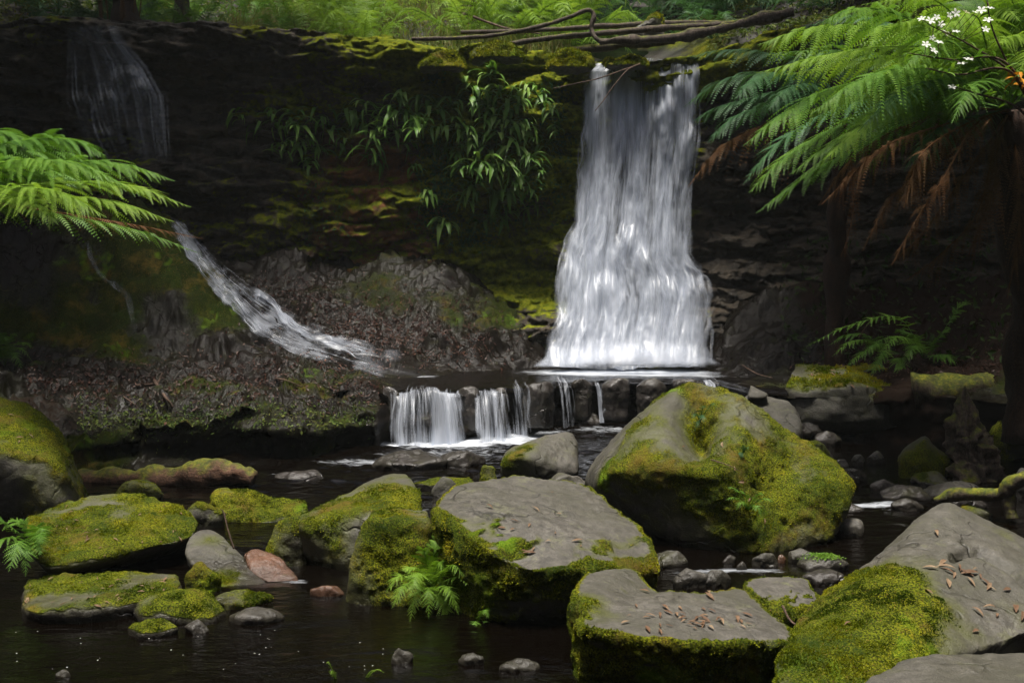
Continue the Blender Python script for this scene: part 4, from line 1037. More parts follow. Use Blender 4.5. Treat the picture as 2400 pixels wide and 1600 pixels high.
def run_over(label, path, nr, nc, seed, lift, dens, fade, thr, names=('ground',), cat='cascade', name='cascade', wt=(.004, .014)):
    """water running over the ground along a pixel path (px, py, half width)"""
    path = np.array(path, float); t = np.linspace(0, len(path) - 1, nr)
    c = np.stack([np.interp(t, np.arange(len(path)), path[:, k]) for k in range(3)], -1)
    tan = unit(np.gradient(c[:, :2], axis=0)); nor = np.stack([-tan[:, 1], tan[:, 0]], -1)
    s = np.linspace(1, -1, nc)
    Q = c[:, None, :2] + nor[:, None] * (c[:, 2:3, None] * s[None, :, None])
    Pt = np.zeros((nr, nc, 3)); last = None
    for i in range(nr):
        for j in range(nc):
            h = hit(Q[i, j, 0], Q[i, j, 1], list(names))
            Pt[i, j] = (h[0] + h[1] * lift) if h else (Pt[i, j - 1] if j else Pt[i - 1, j])
    for _ in range(1):
        Pt[:, 1:-1] = (Pt[:, :-2] + 2 * Pt[:, 1:-1] + Pt[:, 2:]) / 4
        Pt[1:-1] = (Pt[:-2] + 2 * Pt[1:-1] + Pt[2:]) / 4
    Pt[..., 2] += lift * .5; Pt[..., 1] -= lift * .5
    b = tuple(Pt[-1, nc // 2])
    root = thing(name, label, cat, b)
    e = 1 - np.abs(s); tt = np.linspace(0, 1, nr)[:, None]
    noise = 1.2 * fbm(np.stack([Q[..., 0] / 34, Q[..., 1] / 26, Q[..., 0] * 0], -1), 4, seed)
    st = np.gradient(Pt[..., 2], axis=0) / np.maximum(np.linalg.norm(np.gradient(Pt, axis=0), axis=-1), 1e-4)
    st = -(st - st.mean())
    dens = dens + .22 * st
    fd = sstep(0, .45, e[None] + .35 * noise) * sstep(0, .06, tt) * sstep(1.0, .8, tt) * (1 - .45 * sstep(.5, .9, tt)) * fade
    water_part('water_sheet', root, [sheet_arrays(Pt, np.clip(dens + .22 * noise, 0, 1.1), fd, 1.0, seed * .7)], b, 'slide')
    water_part('water_threads', root, ribbons(Pt, thr, seed, wt[0], wt[1], .03, (0, .7), (.15, .5), .75, fade * .9), b)

run_over('side cascade sliding down the wet rock slope from the left waterfall', [(400, 505, 14), (436, 560, 18), (488, 630, 26), (550, 690, 36), (615, 745, 44), (700, 792, 42), (800, 825, 38), (900, 852, 36), (1020, 880, 34)], 130, 30, 151, 0.02, .46, .62, 12)
run_over('white tongue of the side cascade stepping down along the mossy bank', [(405, 520, 9), (440, 580, 14), (490, 650, 18), (540, 700, 18), (590, 760, 16), (640, 800, 14), (720, 822, 10)], 90, 12, 157, 0.03, .52, .55, 8)
run_over('narrow bright runnel beside the side cascade, curling past a dark block', [(590, 680, 7), (640, 715, 9), (665, 755, 10), (720, 790, 12), (800, 812, 14), (880, 845, 16)], 60, 8, 153, 0.04, .7, .85, 30)
run_over('thin trickle down the dark mossy bank left of the side cascade', [(205, 565, 4), (215, 610, 5), (238, 645, 6), (270, 668, 8), (300, 690, 9), (308, 725, 7), (314, 770, 6), (320, 815, 8)], 70, 8, 155, 0.02, .42, .24, 5)

def spout(label, px0, px1, seed, out=.28, drop_h=.5, dens=.62, thr=70, gap=None, pl=None, z1=0.0, top=None):
    nr, nc = 46, 60
    x = np.linspace((px0 - CXP) / FPX * 11.2, (px1 - CXP) / FPX * 11.2, nc) if pl is None else np.linspace((px0 - CXP) / FPX * pl, (px1 - CXP) / FPX * pl, nc)
    lp = lip_of(x); lp = np.convolve(np.pad(lp, 4, mode='edge'), np.ones(9) / 9, 'valid')
    z0 = 0.495 if top is None else top
    t = np.linspace(-0.25, 1.03, nr)[:, None]
    tf = np.clip(t, 0, None)
    o = out * (0.8 + 0.75 * noise3(np.stack([x * 4, x * 0, x * 0], -1), seed) + .2 * noise3(np.stack([x * 15, x * 0, x * 0], -1), seed))[None]
    z0 = z0 + .035 * noise3(np.stack([x * 3.5, x * 0, x * 0], -1), seed + 4)[None]
    Y = lp[None] - 0.05 - o * tf + np.clip(-t, 0, None) * .8
    Z = np.broadcast_to(z0 - (z0 - z1) * tf ** 1.7 + np.clip(-t, 0, None) * .05, Y.shape)
    X = np.broadcast_to(x, Y.shape) + ((x - x.mean())[None] * 0.10 + .05) * tf
    Pt = np.stack([X, Y - .02 * fbm(np.stack([X * 18, Z * 1.5, X * 0], -1), 3, seed), Z], -1)
    s = np.linspace(0, 1, nc)
    fd = sstep(0, .14, np.minimum(s, 1 - s)[None] + .06 * fbm(np.stack([X * 0 + s[None] * 3, Z * 5, X * 0], -1), 3, seed + 2)) * sstep(-.25, -.05, t + .12 * noise3(np.stack([X * 14, X * 0, X * 0], -1), seed + 1)) * .95
    d = dens + .38 * fbm(np.stack([X * 6, Z * .6, X * 0], -1), 4, seed) + .25 * sstep(.75, 1.0, t)
    b = (float(x.mean()), float(lp.mean() - out), z1)
    root = thing('cascade', label, 'cascade', b)
    water_part('water_sheet', root, [sheet_arrays(Pt, np.clip(d, 0, 1.1), fd, 1.0, seed * 1.1)], b)
    water_part('water_threads', root, ribbons(Pt, thr, seed, .004, .016, .06, (0, .45), (.3, .8), .6, .5), b)
spout('small white curtain cascade dropping off the ledge into the stream', 918, 1082, 161, .26, dens=.52, thr=36)
spout('smaller curtain cascade leaning out beside the white curtain cascade', 1112, 1232, 163, .36, dens=.42, thr=20)
spout('slim double spout over the wet ledge, right of the curtain cascades', 1306, 1332, 165, .22, dens=.40, thr=12, pl=12.1, z1=.08)
spout('slim single spout over the wet ledge near the low wet rock', 1392, 1404, 167, .14, dens=.45, thr=8, pl=12.2, z1=.08)
spout('thin spout behind the top of the largest boulder', 1648, 1672, 169, .2, dens=.5, thr=8, pl=12.2, z1=.1)

# ------------------------------------------------------------------ tubes, fronds, leaves
def tube(path, rad, sides=8, rough=0.0, seed=0, cap=True):
    path = np.asarray(path, float); n = len(path); rad = np.broadcast_to(rad, n)
    tan = unit(np.gradient(path, axis=0)); ref = np.array([0.13, 0.2, 0.97])
    a = unit(np.cross(tan, ref)); b = np.cross(tan, a)
    th = np.linspace(0, 2 * math.pi, sides, endpoint=False)
    V = path[:, None] + (a[:, None] * np.cos(th)[None, :, None] + b[:, None] * np.sin(th)[None, :, None]) * rad[:, None, None]
    V = V.reshape(-1, 3)
    if rough > 0:
        nn = unit(V - np.repeat(path, sides, 0)); V = V + nn * (fbm(V * (0.35 / max(rad.max(), 1e-3)) + seed, 4, seed) * rough * np.repeat(rad, sides))[:, None]
    F = []
    for i in range(n - 1):
        for j in range(sides):
            k = (j + 1) % sides
            F.append((i * sides + j, i * sides + k, (i + 1) * sides + k, (i + 1) * sides + j))
    F = np.array(F)
    if cap:
        V = np.vstack([V, path[0], path[-1]]); m = len(V)
        e = [(m - 2, (j + 1) % sides, j, j) for j in range(sides)] + [(m - 1, (n - 1) * sides + j, (n - 1) * sides + (j + 1) % sides, (n - 1) * sides + (j + 1) % sides) for j in range(sides)]
        tri = np.array([x[:3] for x in e])
        return V, F, tri
    return V, F, None

def tube_mesh(name, path, rad, base=(0, 0, 0), **kw):
    V, F, tri = tube(path, rad, **kw)
    allF = [tuple(f) for f in F] + ([tuple(t) for t in tri] if tri is not None else [])
    me = bpy.data.meshes.new(name); me.from_pydata([tuple(v) for v in V - np.array(base)], [], allF)
    me.polygons.foreach_set('use_smooth', np.full(len(me.polygons), True)); me.update()
    return me

def frond_arrays(pts, width, npin=34, npl=16, seed=0, hang=0.35, curl=0.0, up=(0, 0, 1), fwd=0.55, start=0.14, stalk=0.010, jag=1.0, fullness=1.0, chaos=0.10):
    """a fern leaf along the given points: stalk, pinnae on both sides, each with its own leaflets"""
    r = np.random.default_rng(seed)
    path = cr_line(pts, 60); tan = unit(np.gradient(path, axis=0)); upv = np.array(up, float)
    side = unit(np.cross(tan, upv)); nor = np.cross(side, tan)
    t = np.linspace(start, 0.995, npin)
    ii = t * 59; i0 = ii.astype(int); i1 = np.minimum(i0 + 1, 59); f = (ii - i0)[:, None]
    pos = path[i0] * (1 - f) + path[i1] * f; tg = tan[i0]; sd = side[i0]; nr = nor[i0]
    prof = np.where(t < 0.38, 0.55 + 0.45 * np.sin((t - start) / (0.38 - start) * math.pi / 2), np.clip(1 - ((t - 0.38) / 0.62) ** 1.9, 0.02, 1))
    Vs, Fs, var = [], [], []; n = 0
    s = (np.arange(npl) + 0.5) / npl
    for sg in (-1, 1):
        Lp = (width * prof * r.uniform(.88 - chaos, 1.08, npin) * np.where(r.random(npin) < chaos * .35, r.uniform(.2, .6, npin), 1) * fullness)[:, None]
        fw = (fwd + 0.35 * t ** 2 + r.normal(0, .07, npin))[:, None]
        dirv = unit(sd * sg * np.cos(fw) + tg * np.sin(fw) + nr * r.normal(.05, .06 + chaos, npin)[:, None] + r.normal(0, chaos * .8, (npin, 3)))
        hg = (hang * r.uniform(.7, 1.3, npin))[:, None]
        # points along each pinna, bending under its own weight
        def along(q):
            return pos[:, None] + dirv[:, None] * (Lp * q)[..., None] + np.array([0, 0, -1.0]) * (Lp * hg * q ** 2)[..., None] + tg[:, None] * (Lp * curl * q ** 2)[..., None]
        C = along(s[None]); C2 = along(s[None] + 0.02); ax = unit(C2 - C)
        pn = unit(np.cross(ax, tg[:, None] * np.ones_like(ax)))            # leaf plane normal
        across = unit(np.cross(pn, ax))
        pl = (Lp * 0.15 * jag * (1 - 0.82 * s[None] ** 1.6) * r.uniform(.85, 1.15, (npin, npl)))[..., None] * min(1.0, 34 / npin * 1.1)
        hw = (Lp / npl * 0.33)[..., None]
        for lr in (-1, 1):
            tipv = C + across * lr * pl + ax * pl * 0.45 - np.array([0, 0, 1.0]) * pl * 0.15
            mid = C + across * lr * pl * .5 + ax * pl * .2
            a = C - ax * hw; b = mid - ax * hw * .9; c = tipv; d = mid + ax * hw * .95; e = C + ax * hw
            Q = np.stack([a, b, c, d, e], 2).reshape(-1, 3)
            m = len(Q) // 5; k = np.arange(m) * 5 + n
            Fs.append(np.stack([k, k + 1, k + 3, k + 4], -1)); Fs.append(np.stack([k + 1, k + 2, k + 3, k + 3], -1))
            Vs.append(Q); n += len(Q)
            var.append(np.repeat(np.clip(.5 + r.normal(0, .12, (npin, 1)) + r.normal(0, .08, (npin, npl)) + .15 * (t[:, None] - .5), 0, 1).ravel(), 5))
    # stalk
    V, F, _ = tube(path, np.linspace(stalk, stalk * .25, 60), 5, cap=False)
    Vs.append(V); Fs.append(F + n); var.append(np.full(len(V), .35))
    return np.concatenate(Vs), Fs, np.concatenate(var)

def frond_mesh(name, pts, base=(0, 0, 0), **kw):
    V, Fs, var = frond_arrays(pts, **kw)
    quads = np.concatenate([f for f in Fs])
    tri = quads[:, 2] == quads[:, 3]
    Q, T = quads[~tri], quads[tri][:, :3]
    me = bpy.data.meshes.new(name); V = V - np.array(base)
    me.vertices.add(len(V)); me.vertices.foreach_set('co', V.astype(np.float32).ravel())
    loops = np.concatenate([Q.ravel(), T.ravel()]).astype(np.int32)
    me.loops.add(len(loops)); me.loops.foreach_set('vertex_index', loops)
    me.polygons.add(len(Q) + len(T))
    me.polygons.foreach_set('loop_start', np.concatenate([np.arange(len(Q)) * 4, len(Q) * 4 + np.arange(len(T)) * 3]).astype(np.int32))
    at = me.attributes.new('var', 'FLOAT', 'POINT'); at.data.foreach_set('value', var.astype(np.float32))
    me.update(calc_edges=True)
    return me

def trunk_part(parent, path, rad, base, mat='bark_fern', rough=.5, name='trunk', seed=0):
    return link(name, tube_mesh(name, cr_line(path, 40), rad, base, sides=16, rough=rough, seed=seed), M[mat], parent)

# right-hand tree ferns ------------------------------------------------------
def big_fern():
    crown = np.array(P(2365, 262, 9.3)); foot = np.array((crown[0] + .42, 9.7, 0.5))
    base = tuple(foot)
    root = thing('tree_fern', 'large tree fern with sunlit green fronds and hanging brown dead ones, right of the waterfall', 'tree fern', base)
    trunk_part(root, [foot - (0, 0, .3), foot + (0, 0, .8), (crown + foot) / 2 + (.05, 0, 0), crown], np.linspace(.26, .15, 40), base)
    def fr(pts, mat, w, name='frond', **kw):
        p3 = [crown + np.array([0, 0, .02])] + [np.array(P(*q)) for q in pts]
        link(name, frond_mesh(name, p3, base, width=w, **kw), M[mat], root)
    n = dict(npin=42, npl=20)
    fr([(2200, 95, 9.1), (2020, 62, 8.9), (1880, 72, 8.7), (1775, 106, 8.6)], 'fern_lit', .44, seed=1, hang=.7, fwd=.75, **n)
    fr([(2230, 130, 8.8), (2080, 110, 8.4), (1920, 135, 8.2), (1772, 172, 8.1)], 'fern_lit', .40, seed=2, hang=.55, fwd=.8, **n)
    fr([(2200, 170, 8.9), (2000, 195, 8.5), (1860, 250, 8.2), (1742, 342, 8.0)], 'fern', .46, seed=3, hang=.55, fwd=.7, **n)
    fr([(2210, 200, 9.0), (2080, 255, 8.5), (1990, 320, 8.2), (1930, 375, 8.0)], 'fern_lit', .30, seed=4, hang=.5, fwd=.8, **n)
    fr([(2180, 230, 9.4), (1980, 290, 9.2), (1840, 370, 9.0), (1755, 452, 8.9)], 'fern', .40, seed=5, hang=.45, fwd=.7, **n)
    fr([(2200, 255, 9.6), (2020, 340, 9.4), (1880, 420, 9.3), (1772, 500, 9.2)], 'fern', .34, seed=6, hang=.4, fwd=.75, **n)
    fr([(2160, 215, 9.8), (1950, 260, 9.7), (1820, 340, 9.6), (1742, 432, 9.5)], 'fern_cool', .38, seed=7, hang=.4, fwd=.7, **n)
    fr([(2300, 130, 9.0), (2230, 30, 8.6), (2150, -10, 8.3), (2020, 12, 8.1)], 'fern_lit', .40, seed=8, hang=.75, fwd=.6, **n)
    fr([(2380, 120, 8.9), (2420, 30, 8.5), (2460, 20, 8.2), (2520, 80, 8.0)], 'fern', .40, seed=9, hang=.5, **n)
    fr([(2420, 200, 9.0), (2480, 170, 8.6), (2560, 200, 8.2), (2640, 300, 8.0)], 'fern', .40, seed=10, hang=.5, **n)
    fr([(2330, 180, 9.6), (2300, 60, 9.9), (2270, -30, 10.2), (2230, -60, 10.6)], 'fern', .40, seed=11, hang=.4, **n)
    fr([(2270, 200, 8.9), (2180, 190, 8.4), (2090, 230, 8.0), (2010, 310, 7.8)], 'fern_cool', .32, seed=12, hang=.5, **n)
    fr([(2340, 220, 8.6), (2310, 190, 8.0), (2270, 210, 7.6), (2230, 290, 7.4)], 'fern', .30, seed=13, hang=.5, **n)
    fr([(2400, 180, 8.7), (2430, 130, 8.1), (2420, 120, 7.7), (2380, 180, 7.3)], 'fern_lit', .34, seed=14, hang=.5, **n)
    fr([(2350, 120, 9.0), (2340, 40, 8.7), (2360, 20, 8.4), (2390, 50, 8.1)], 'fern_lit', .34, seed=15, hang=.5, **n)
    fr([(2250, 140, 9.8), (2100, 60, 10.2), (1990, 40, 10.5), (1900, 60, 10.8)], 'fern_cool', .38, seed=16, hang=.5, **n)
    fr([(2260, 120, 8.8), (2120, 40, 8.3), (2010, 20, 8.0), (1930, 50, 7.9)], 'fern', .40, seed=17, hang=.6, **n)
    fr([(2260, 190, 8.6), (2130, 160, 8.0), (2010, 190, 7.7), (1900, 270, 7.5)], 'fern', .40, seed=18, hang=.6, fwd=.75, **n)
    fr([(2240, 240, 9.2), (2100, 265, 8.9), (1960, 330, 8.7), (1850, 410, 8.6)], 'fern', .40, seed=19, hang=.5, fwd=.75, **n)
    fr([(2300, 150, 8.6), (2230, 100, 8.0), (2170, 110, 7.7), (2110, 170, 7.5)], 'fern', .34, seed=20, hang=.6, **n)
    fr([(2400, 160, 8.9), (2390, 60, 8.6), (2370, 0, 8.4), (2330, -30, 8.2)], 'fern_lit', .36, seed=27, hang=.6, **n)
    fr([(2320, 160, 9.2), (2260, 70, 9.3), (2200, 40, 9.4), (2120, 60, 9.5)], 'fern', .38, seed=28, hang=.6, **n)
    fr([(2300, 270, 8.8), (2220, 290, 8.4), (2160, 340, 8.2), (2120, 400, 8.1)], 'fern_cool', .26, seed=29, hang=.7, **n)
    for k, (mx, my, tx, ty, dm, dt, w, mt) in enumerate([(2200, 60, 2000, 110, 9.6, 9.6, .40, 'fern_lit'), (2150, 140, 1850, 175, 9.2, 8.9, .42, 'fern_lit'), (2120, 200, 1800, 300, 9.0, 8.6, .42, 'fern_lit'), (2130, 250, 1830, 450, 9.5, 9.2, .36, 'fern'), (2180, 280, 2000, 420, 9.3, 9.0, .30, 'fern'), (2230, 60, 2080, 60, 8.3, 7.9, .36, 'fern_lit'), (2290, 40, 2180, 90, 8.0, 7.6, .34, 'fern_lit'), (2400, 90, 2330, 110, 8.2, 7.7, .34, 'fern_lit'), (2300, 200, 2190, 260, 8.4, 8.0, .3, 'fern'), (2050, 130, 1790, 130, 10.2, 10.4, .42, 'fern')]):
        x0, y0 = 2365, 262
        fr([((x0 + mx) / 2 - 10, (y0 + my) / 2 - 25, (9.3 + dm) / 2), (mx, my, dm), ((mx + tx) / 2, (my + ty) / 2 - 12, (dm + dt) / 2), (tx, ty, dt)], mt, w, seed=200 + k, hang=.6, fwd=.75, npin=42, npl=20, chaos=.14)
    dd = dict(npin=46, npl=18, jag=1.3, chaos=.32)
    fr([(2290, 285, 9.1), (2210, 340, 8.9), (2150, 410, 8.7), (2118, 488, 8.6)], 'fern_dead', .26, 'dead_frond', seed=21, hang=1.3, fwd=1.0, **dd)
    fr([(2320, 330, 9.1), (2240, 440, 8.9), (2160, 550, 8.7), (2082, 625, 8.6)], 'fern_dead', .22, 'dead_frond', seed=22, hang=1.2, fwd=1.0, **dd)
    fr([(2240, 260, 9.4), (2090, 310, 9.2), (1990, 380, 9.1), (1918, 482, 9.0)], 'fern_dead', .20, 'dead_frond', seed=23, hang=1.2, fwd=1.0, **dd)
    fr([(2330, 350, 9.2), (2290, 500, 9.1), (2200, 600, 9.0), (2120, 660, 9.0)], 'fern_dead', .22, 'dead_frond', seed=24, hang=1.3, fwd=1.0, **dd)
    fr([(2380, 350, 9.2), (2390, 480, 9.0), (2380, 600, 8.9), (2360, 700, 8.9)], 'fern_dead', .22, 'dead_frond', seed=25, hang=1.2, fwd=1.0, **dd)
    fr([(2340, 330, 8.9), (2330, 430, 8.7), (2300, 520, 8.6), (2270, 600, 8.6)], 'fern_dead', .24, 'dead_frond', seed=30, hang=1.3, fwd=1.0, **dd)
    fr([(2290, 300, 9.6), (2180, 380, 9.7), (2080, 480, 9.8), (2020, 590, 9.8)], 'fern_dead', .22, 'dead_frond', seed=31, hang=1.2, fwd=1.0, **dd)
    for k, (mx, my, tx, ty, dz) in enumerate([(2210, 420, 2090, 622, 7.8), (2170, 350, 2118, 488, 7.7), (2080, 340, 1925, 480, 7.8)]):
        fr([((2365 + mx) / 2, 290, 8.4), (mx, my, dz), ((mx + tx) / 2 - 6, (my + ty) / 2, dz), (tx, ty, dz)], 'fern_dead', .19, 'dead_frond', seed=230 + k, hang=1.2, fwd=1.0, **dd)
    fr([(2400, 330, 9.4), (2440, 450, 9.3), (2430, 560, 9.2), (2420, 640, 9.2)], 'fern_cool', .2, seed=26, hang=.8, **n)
big_fern()

def second_fern():
    crown = np.array(P(1965, 235, 12.2)); fr0 = P(1962, 815, 12.4); foot = np.array((fr0[0], 12.5, .85))
    base = tuple(foot)
    root = thing('tree_fern', 'dull blue-green tree fern with bare reddish trunk, behind the large sunlit tree fern', 'tree fern', base)
    trunk_part(root, [foot - (0, 0, .3), foot + (0, 0, .9), (crown + foot) / 2, crown], np.linspace(.11, .12, 40), base, seed=3)
    def fr(pts, mat, w, name='frond', **kw):
        p3 = [crown] + [np.array(P(*q)) for q in pts]
        link(name, frond_mesh(name, p3, base, width=w, **kw), M[mat], root)
    n = dict(npin=36, npl=14)
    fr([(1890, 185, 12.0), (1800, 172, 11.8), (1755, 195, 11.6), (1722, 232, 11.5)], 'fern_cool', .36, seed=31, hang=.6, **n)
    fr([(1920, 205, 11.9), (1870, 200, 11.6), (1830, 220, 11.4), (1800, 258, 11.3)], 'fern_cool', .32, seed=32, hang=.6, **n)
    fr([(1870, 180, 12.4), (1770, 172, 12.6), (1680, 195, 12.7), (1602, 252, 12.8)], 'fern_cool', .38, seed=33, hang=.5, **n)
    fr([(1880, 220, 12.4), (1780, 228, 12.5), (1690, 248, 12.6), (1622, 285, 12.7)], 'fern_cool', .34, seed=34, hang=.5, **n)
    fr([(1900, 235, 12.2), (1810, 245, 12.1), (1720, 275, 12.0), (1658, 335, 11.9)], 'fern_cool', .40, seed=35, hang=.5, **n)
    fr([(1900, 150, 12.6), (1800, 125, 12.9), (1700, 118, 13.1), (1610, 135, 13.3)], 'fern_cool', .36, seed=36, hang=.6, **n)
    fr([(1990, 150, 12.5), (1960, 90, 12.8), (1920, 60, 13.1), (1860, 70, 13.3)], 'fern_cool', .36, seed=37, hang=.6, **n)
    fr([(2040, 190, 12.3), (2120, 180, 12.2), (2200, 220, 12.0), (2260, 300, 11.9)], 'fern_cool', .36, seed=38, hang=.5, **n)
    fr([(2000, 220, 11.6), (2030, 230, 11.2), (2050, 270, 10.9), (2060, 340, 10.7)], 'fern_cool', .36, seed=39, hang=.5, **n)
    fr([(1880, 265, 12.2), (1780, 300, 12.1), (1690, 345, 12.0), (1612, 438, 11.9)], 'fern_dead', .30, 'dead_frond', seed=41, hang=1.0, fwd=.8, npin=40, npl=14, jag=1.5, chaos=.25)
    fr([(1900, 300, 12.2), (1850, 360, 12.2), (1800, 390, 12.2), (1740, 420, 12.2)], 'fern_dead', .22, 'dead_frond', seed=42, hang=1.1, fwd=.8, npin=30, npl=10)
    fr([(1990, 330, 12.1), (2000, 480, 12.0), (1985, 560, 12.0), (1970, 600, 12.0)], 'fern_dead', .16, 'dead_frond', seed=43, hang=1.2, fwd=1., npin=30, npl=8)
second_fern()

def left_fern():
    crown = np.array(P(-230, 455, 8.8)); foot = np.array((crown[0] - .2, 8.9, 0.9)); base = tuple(foot)
    root = thing('tree_fern', 'tree fern reaching bright green fronds in from the left over the wet slope', 'tree fern', base)
    trunk_part(root, [foot - (0, 0, .5), foot + (0, 0, .3), (crown + foot) / 2, crown], np.linspace(.22, .15, 40), base, seed=5)
    def fr(pts, mat, w, name='frond', **kw):
        p3 = [crown] + [np.array(P(*q)) for q in pts]
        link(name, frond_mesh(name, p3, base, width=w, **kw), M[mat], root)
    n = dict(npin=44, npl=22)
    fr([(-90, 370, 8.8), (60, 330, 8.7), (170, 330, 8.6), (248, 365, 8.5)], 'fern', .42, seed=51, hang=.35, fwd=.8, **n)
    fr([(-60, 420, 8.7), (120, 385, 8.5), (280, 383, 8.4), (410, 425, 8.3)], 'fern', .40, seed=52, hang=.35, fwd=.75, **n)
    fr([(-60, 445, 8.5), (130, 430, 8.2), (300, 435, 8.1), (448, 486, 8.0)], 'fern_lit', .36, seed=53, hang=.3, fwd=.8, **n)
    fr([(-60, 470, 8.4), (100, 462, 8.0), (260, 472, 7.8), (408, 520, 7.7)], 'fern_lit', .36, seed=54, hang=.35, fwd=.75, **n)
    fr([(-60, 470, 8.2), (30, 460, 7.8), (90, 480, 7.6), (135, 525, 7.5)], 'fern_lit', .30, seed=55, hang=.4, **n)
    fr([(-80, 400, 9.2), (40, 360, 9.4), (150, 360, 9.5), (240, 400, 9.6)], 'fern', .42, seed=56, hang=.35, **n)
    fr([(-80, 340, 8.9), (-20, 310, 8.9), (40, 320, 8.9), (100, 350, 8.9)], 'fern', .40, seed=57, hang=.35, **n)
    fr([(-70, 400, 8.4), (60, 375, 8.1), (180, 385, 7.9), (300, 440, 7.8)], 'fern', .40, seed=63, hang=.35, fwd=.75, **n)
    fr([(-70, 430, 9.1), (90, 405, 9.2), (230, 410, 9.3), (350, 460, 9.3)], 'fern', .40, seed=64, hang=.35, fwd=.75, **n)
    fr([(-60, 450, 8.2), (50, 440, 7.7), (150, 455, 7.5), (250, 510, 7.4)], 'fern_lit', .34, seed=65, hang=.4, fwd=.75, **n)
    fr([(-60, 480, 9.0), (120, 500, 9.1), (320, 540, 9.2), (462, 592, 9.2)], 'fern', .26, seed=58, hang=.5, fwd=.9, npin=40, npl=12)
    fr([(-60, 470, 9.4), (150, 500, 9.8), (330, 530, 10.0), (476, 560, 10.1)], 'fern_dead', .20, 'dead_frond', seed=59, hang=.5, fwd=.9, npin=40, npl=10)
    fr([(-240, 360, 9.0), (-300, 330, 9.0), (-380, 350, 9.0), (-450, 420, 9.0)], 'fern', .40, seed=60, hang=.35, npin=30, npl=12)
    fr([(-240, 370, 8.2), (-250, 340, 7.6), (-260, 360, 7.2), (-270, 430, 6.9)], 'fern', .40, seed=61, hang=.35, npin=30, npl=12)
    fr([(-200, 350, 9.6), (-180, 300, 10.2), (-150, 320, 10.7), (-130, 380, 11.0)], 'fern', .40, seed=62, hang=.35, npin=30, npl=12)
left_fern()

# dim tree fern above the left waterfall: brown trunk and drooping fronds
def far_left_fern():
    foot = np.array(P(300, 88, 14.5)); foot[2] = 4.55; crown = foot + np.array([-.35, .2, 1.9]); base = tuple(foot)
    root = thing('tree_fern', 'dim tree fern with shaggy brown trunk above the thin left waterfall', 'tree fern', base)
    trunk_part(root, [foot - (0, 0, .25), foot + (0, -.03, .4), foot + (-.1, 0, 1.1), crown], np.linspace(.17, .12, 40), base, seed=7, rough=.8)
    for k, (a, ln, dz) in enumerate([(200, 2.2, -1.2), (215, 2.4, -1.6), (235, 1.8, -1.5), (185, 2.0, -.5), (160, 2.0, -.3), (250, 1.9, -1.0), (290, 1.8, -.9), (330, 2.0, -.5), (20, 2.0, -.4), (60, 2.0, -.2), (110, 2.0, -.2)]):
        v = np.array([math.cos(math.radians(a)), math.sin(math.radians(a)), 0])
        pts = [crown, crown + v * ln * .35 + (0, 0, .35), crown + v * ln * .7 + (0, 0, .25 + dz * .3), crown + v * ln + (0, 0, dz)]
        link('frond', frond_mesh('frond', pts, base, width=.42, seed=70 + k, npin=34, npl=12, hang=.5), M['fern_cool'], root)
    # shaggy skirt of dead stalks round the trunk
    r = random.Random(3)
    for k in range(9):
        a = r.uniform(3.4, 6.2); v = np.array([math.cos(a), math.sin(a), 0])
        p0 = foot + np.array([-.1, 0, r.uniform(.7, 1.3)])
        pts = [p0 + v * .1, p0 + v * .28 + (0, 0, -.2), p0 + v * .26 + (0, 0, -.55), p0 + v * .22 + (0, 0, -.95)]
        link('dead_frond', frond_mesh('dead_frond', pts, base, width=.10, seed=90 + k, npin=26, npl=6, hang=1.0, fwd=1.1), M['fern_dead'], root)
far_left_fern()

# ------------------------------------------------------------------ small ferns
def fern_plant(label, base_px, names, tips, mat='fern', width=.07, group=None, npin=22, npl=8, seed=0, arch=.35, name='fern', hang=.3, bd=None):
    h = hit(base_px[0], base_px[1], names) if bd is None else None
    p0 = np.array(h[0]) if h else np.array(P(base_px[0], base_px[1], bd))
    base = tuple(p0)
    root = thing(name, label, 'fern', base, group)
    r = random.Random(seed)
    for k, (tx, ty, off) in enumerate(tips):
        d = p0[1] - off
        tip = np.array(P(tx, ty, d)); ln = np.linalg.norm(tip - p0)
        c1 = p0 + (tip - p0) * .35 + np.array([0, -.25 * ln, arch * ln]) * r.uniform(.5, .9)
        c2 = p0 + (tip - p0) * .7 + np.array([0, -.15 * ln, arch * ln]) * r.uniform(.5, .9)
        link('frond', frond_mesh('frond', [p0 - (0, -.01, .01), c1, c2, tip], base, width=width * r.uniform(.85, 1.1), seed=seed * 31 + k, npin=npin, npl=npl, hang=hang, fwd=.5, stalk=.003), M[mat], root)
FLAT = 'flat-topped grey block with a thick moss fringe along its front edge'
BIG = 'largest boulder, yellow-green moss all over, below the main waterfall'
fern_plant('green fern growing from the shaded left face of the flat-topped block', (1010, 1385), [FLAT, 'upright green block leaning against the flat-topped grey block, moss on its left corner'],
           [(905, 1388, .25), (918, 1425, .35), (960, 1460, .35), (1005, 1450, .4), (1035, 1242, .02), (990, 1285, .12), (940, 1335, .2), (1075, 1440, .3), (1130, 1395, .3), (1090, 1350, .3), (1115, 1480, .2), (1060, 1480, .25), (960, 1400, .4), (1040, 1330, .15)], 'fern_lit', .085, seed=1, npin=26, npl=9)
fern_plant('small fern tuft low on the shaded face of the flat-topped block', (1120, 1460), [FLAT], [(1145, 1448, .15), (1130, 1500, .12), (1105, 1490, .15), (1150, 1480, .1)], 'fern', .045, seed=2)
fern_plant('small blue-green fern in the hollow near the top of the largest boulder', (1640, 985), [BIG], [(1628, 1010, .10), (1622, 980, .10), (1650, 955, .08), (1680, 955, .12), (1650, 990, .15)], 'fern_cool', .04, seed=3, npin=16, npl=6)
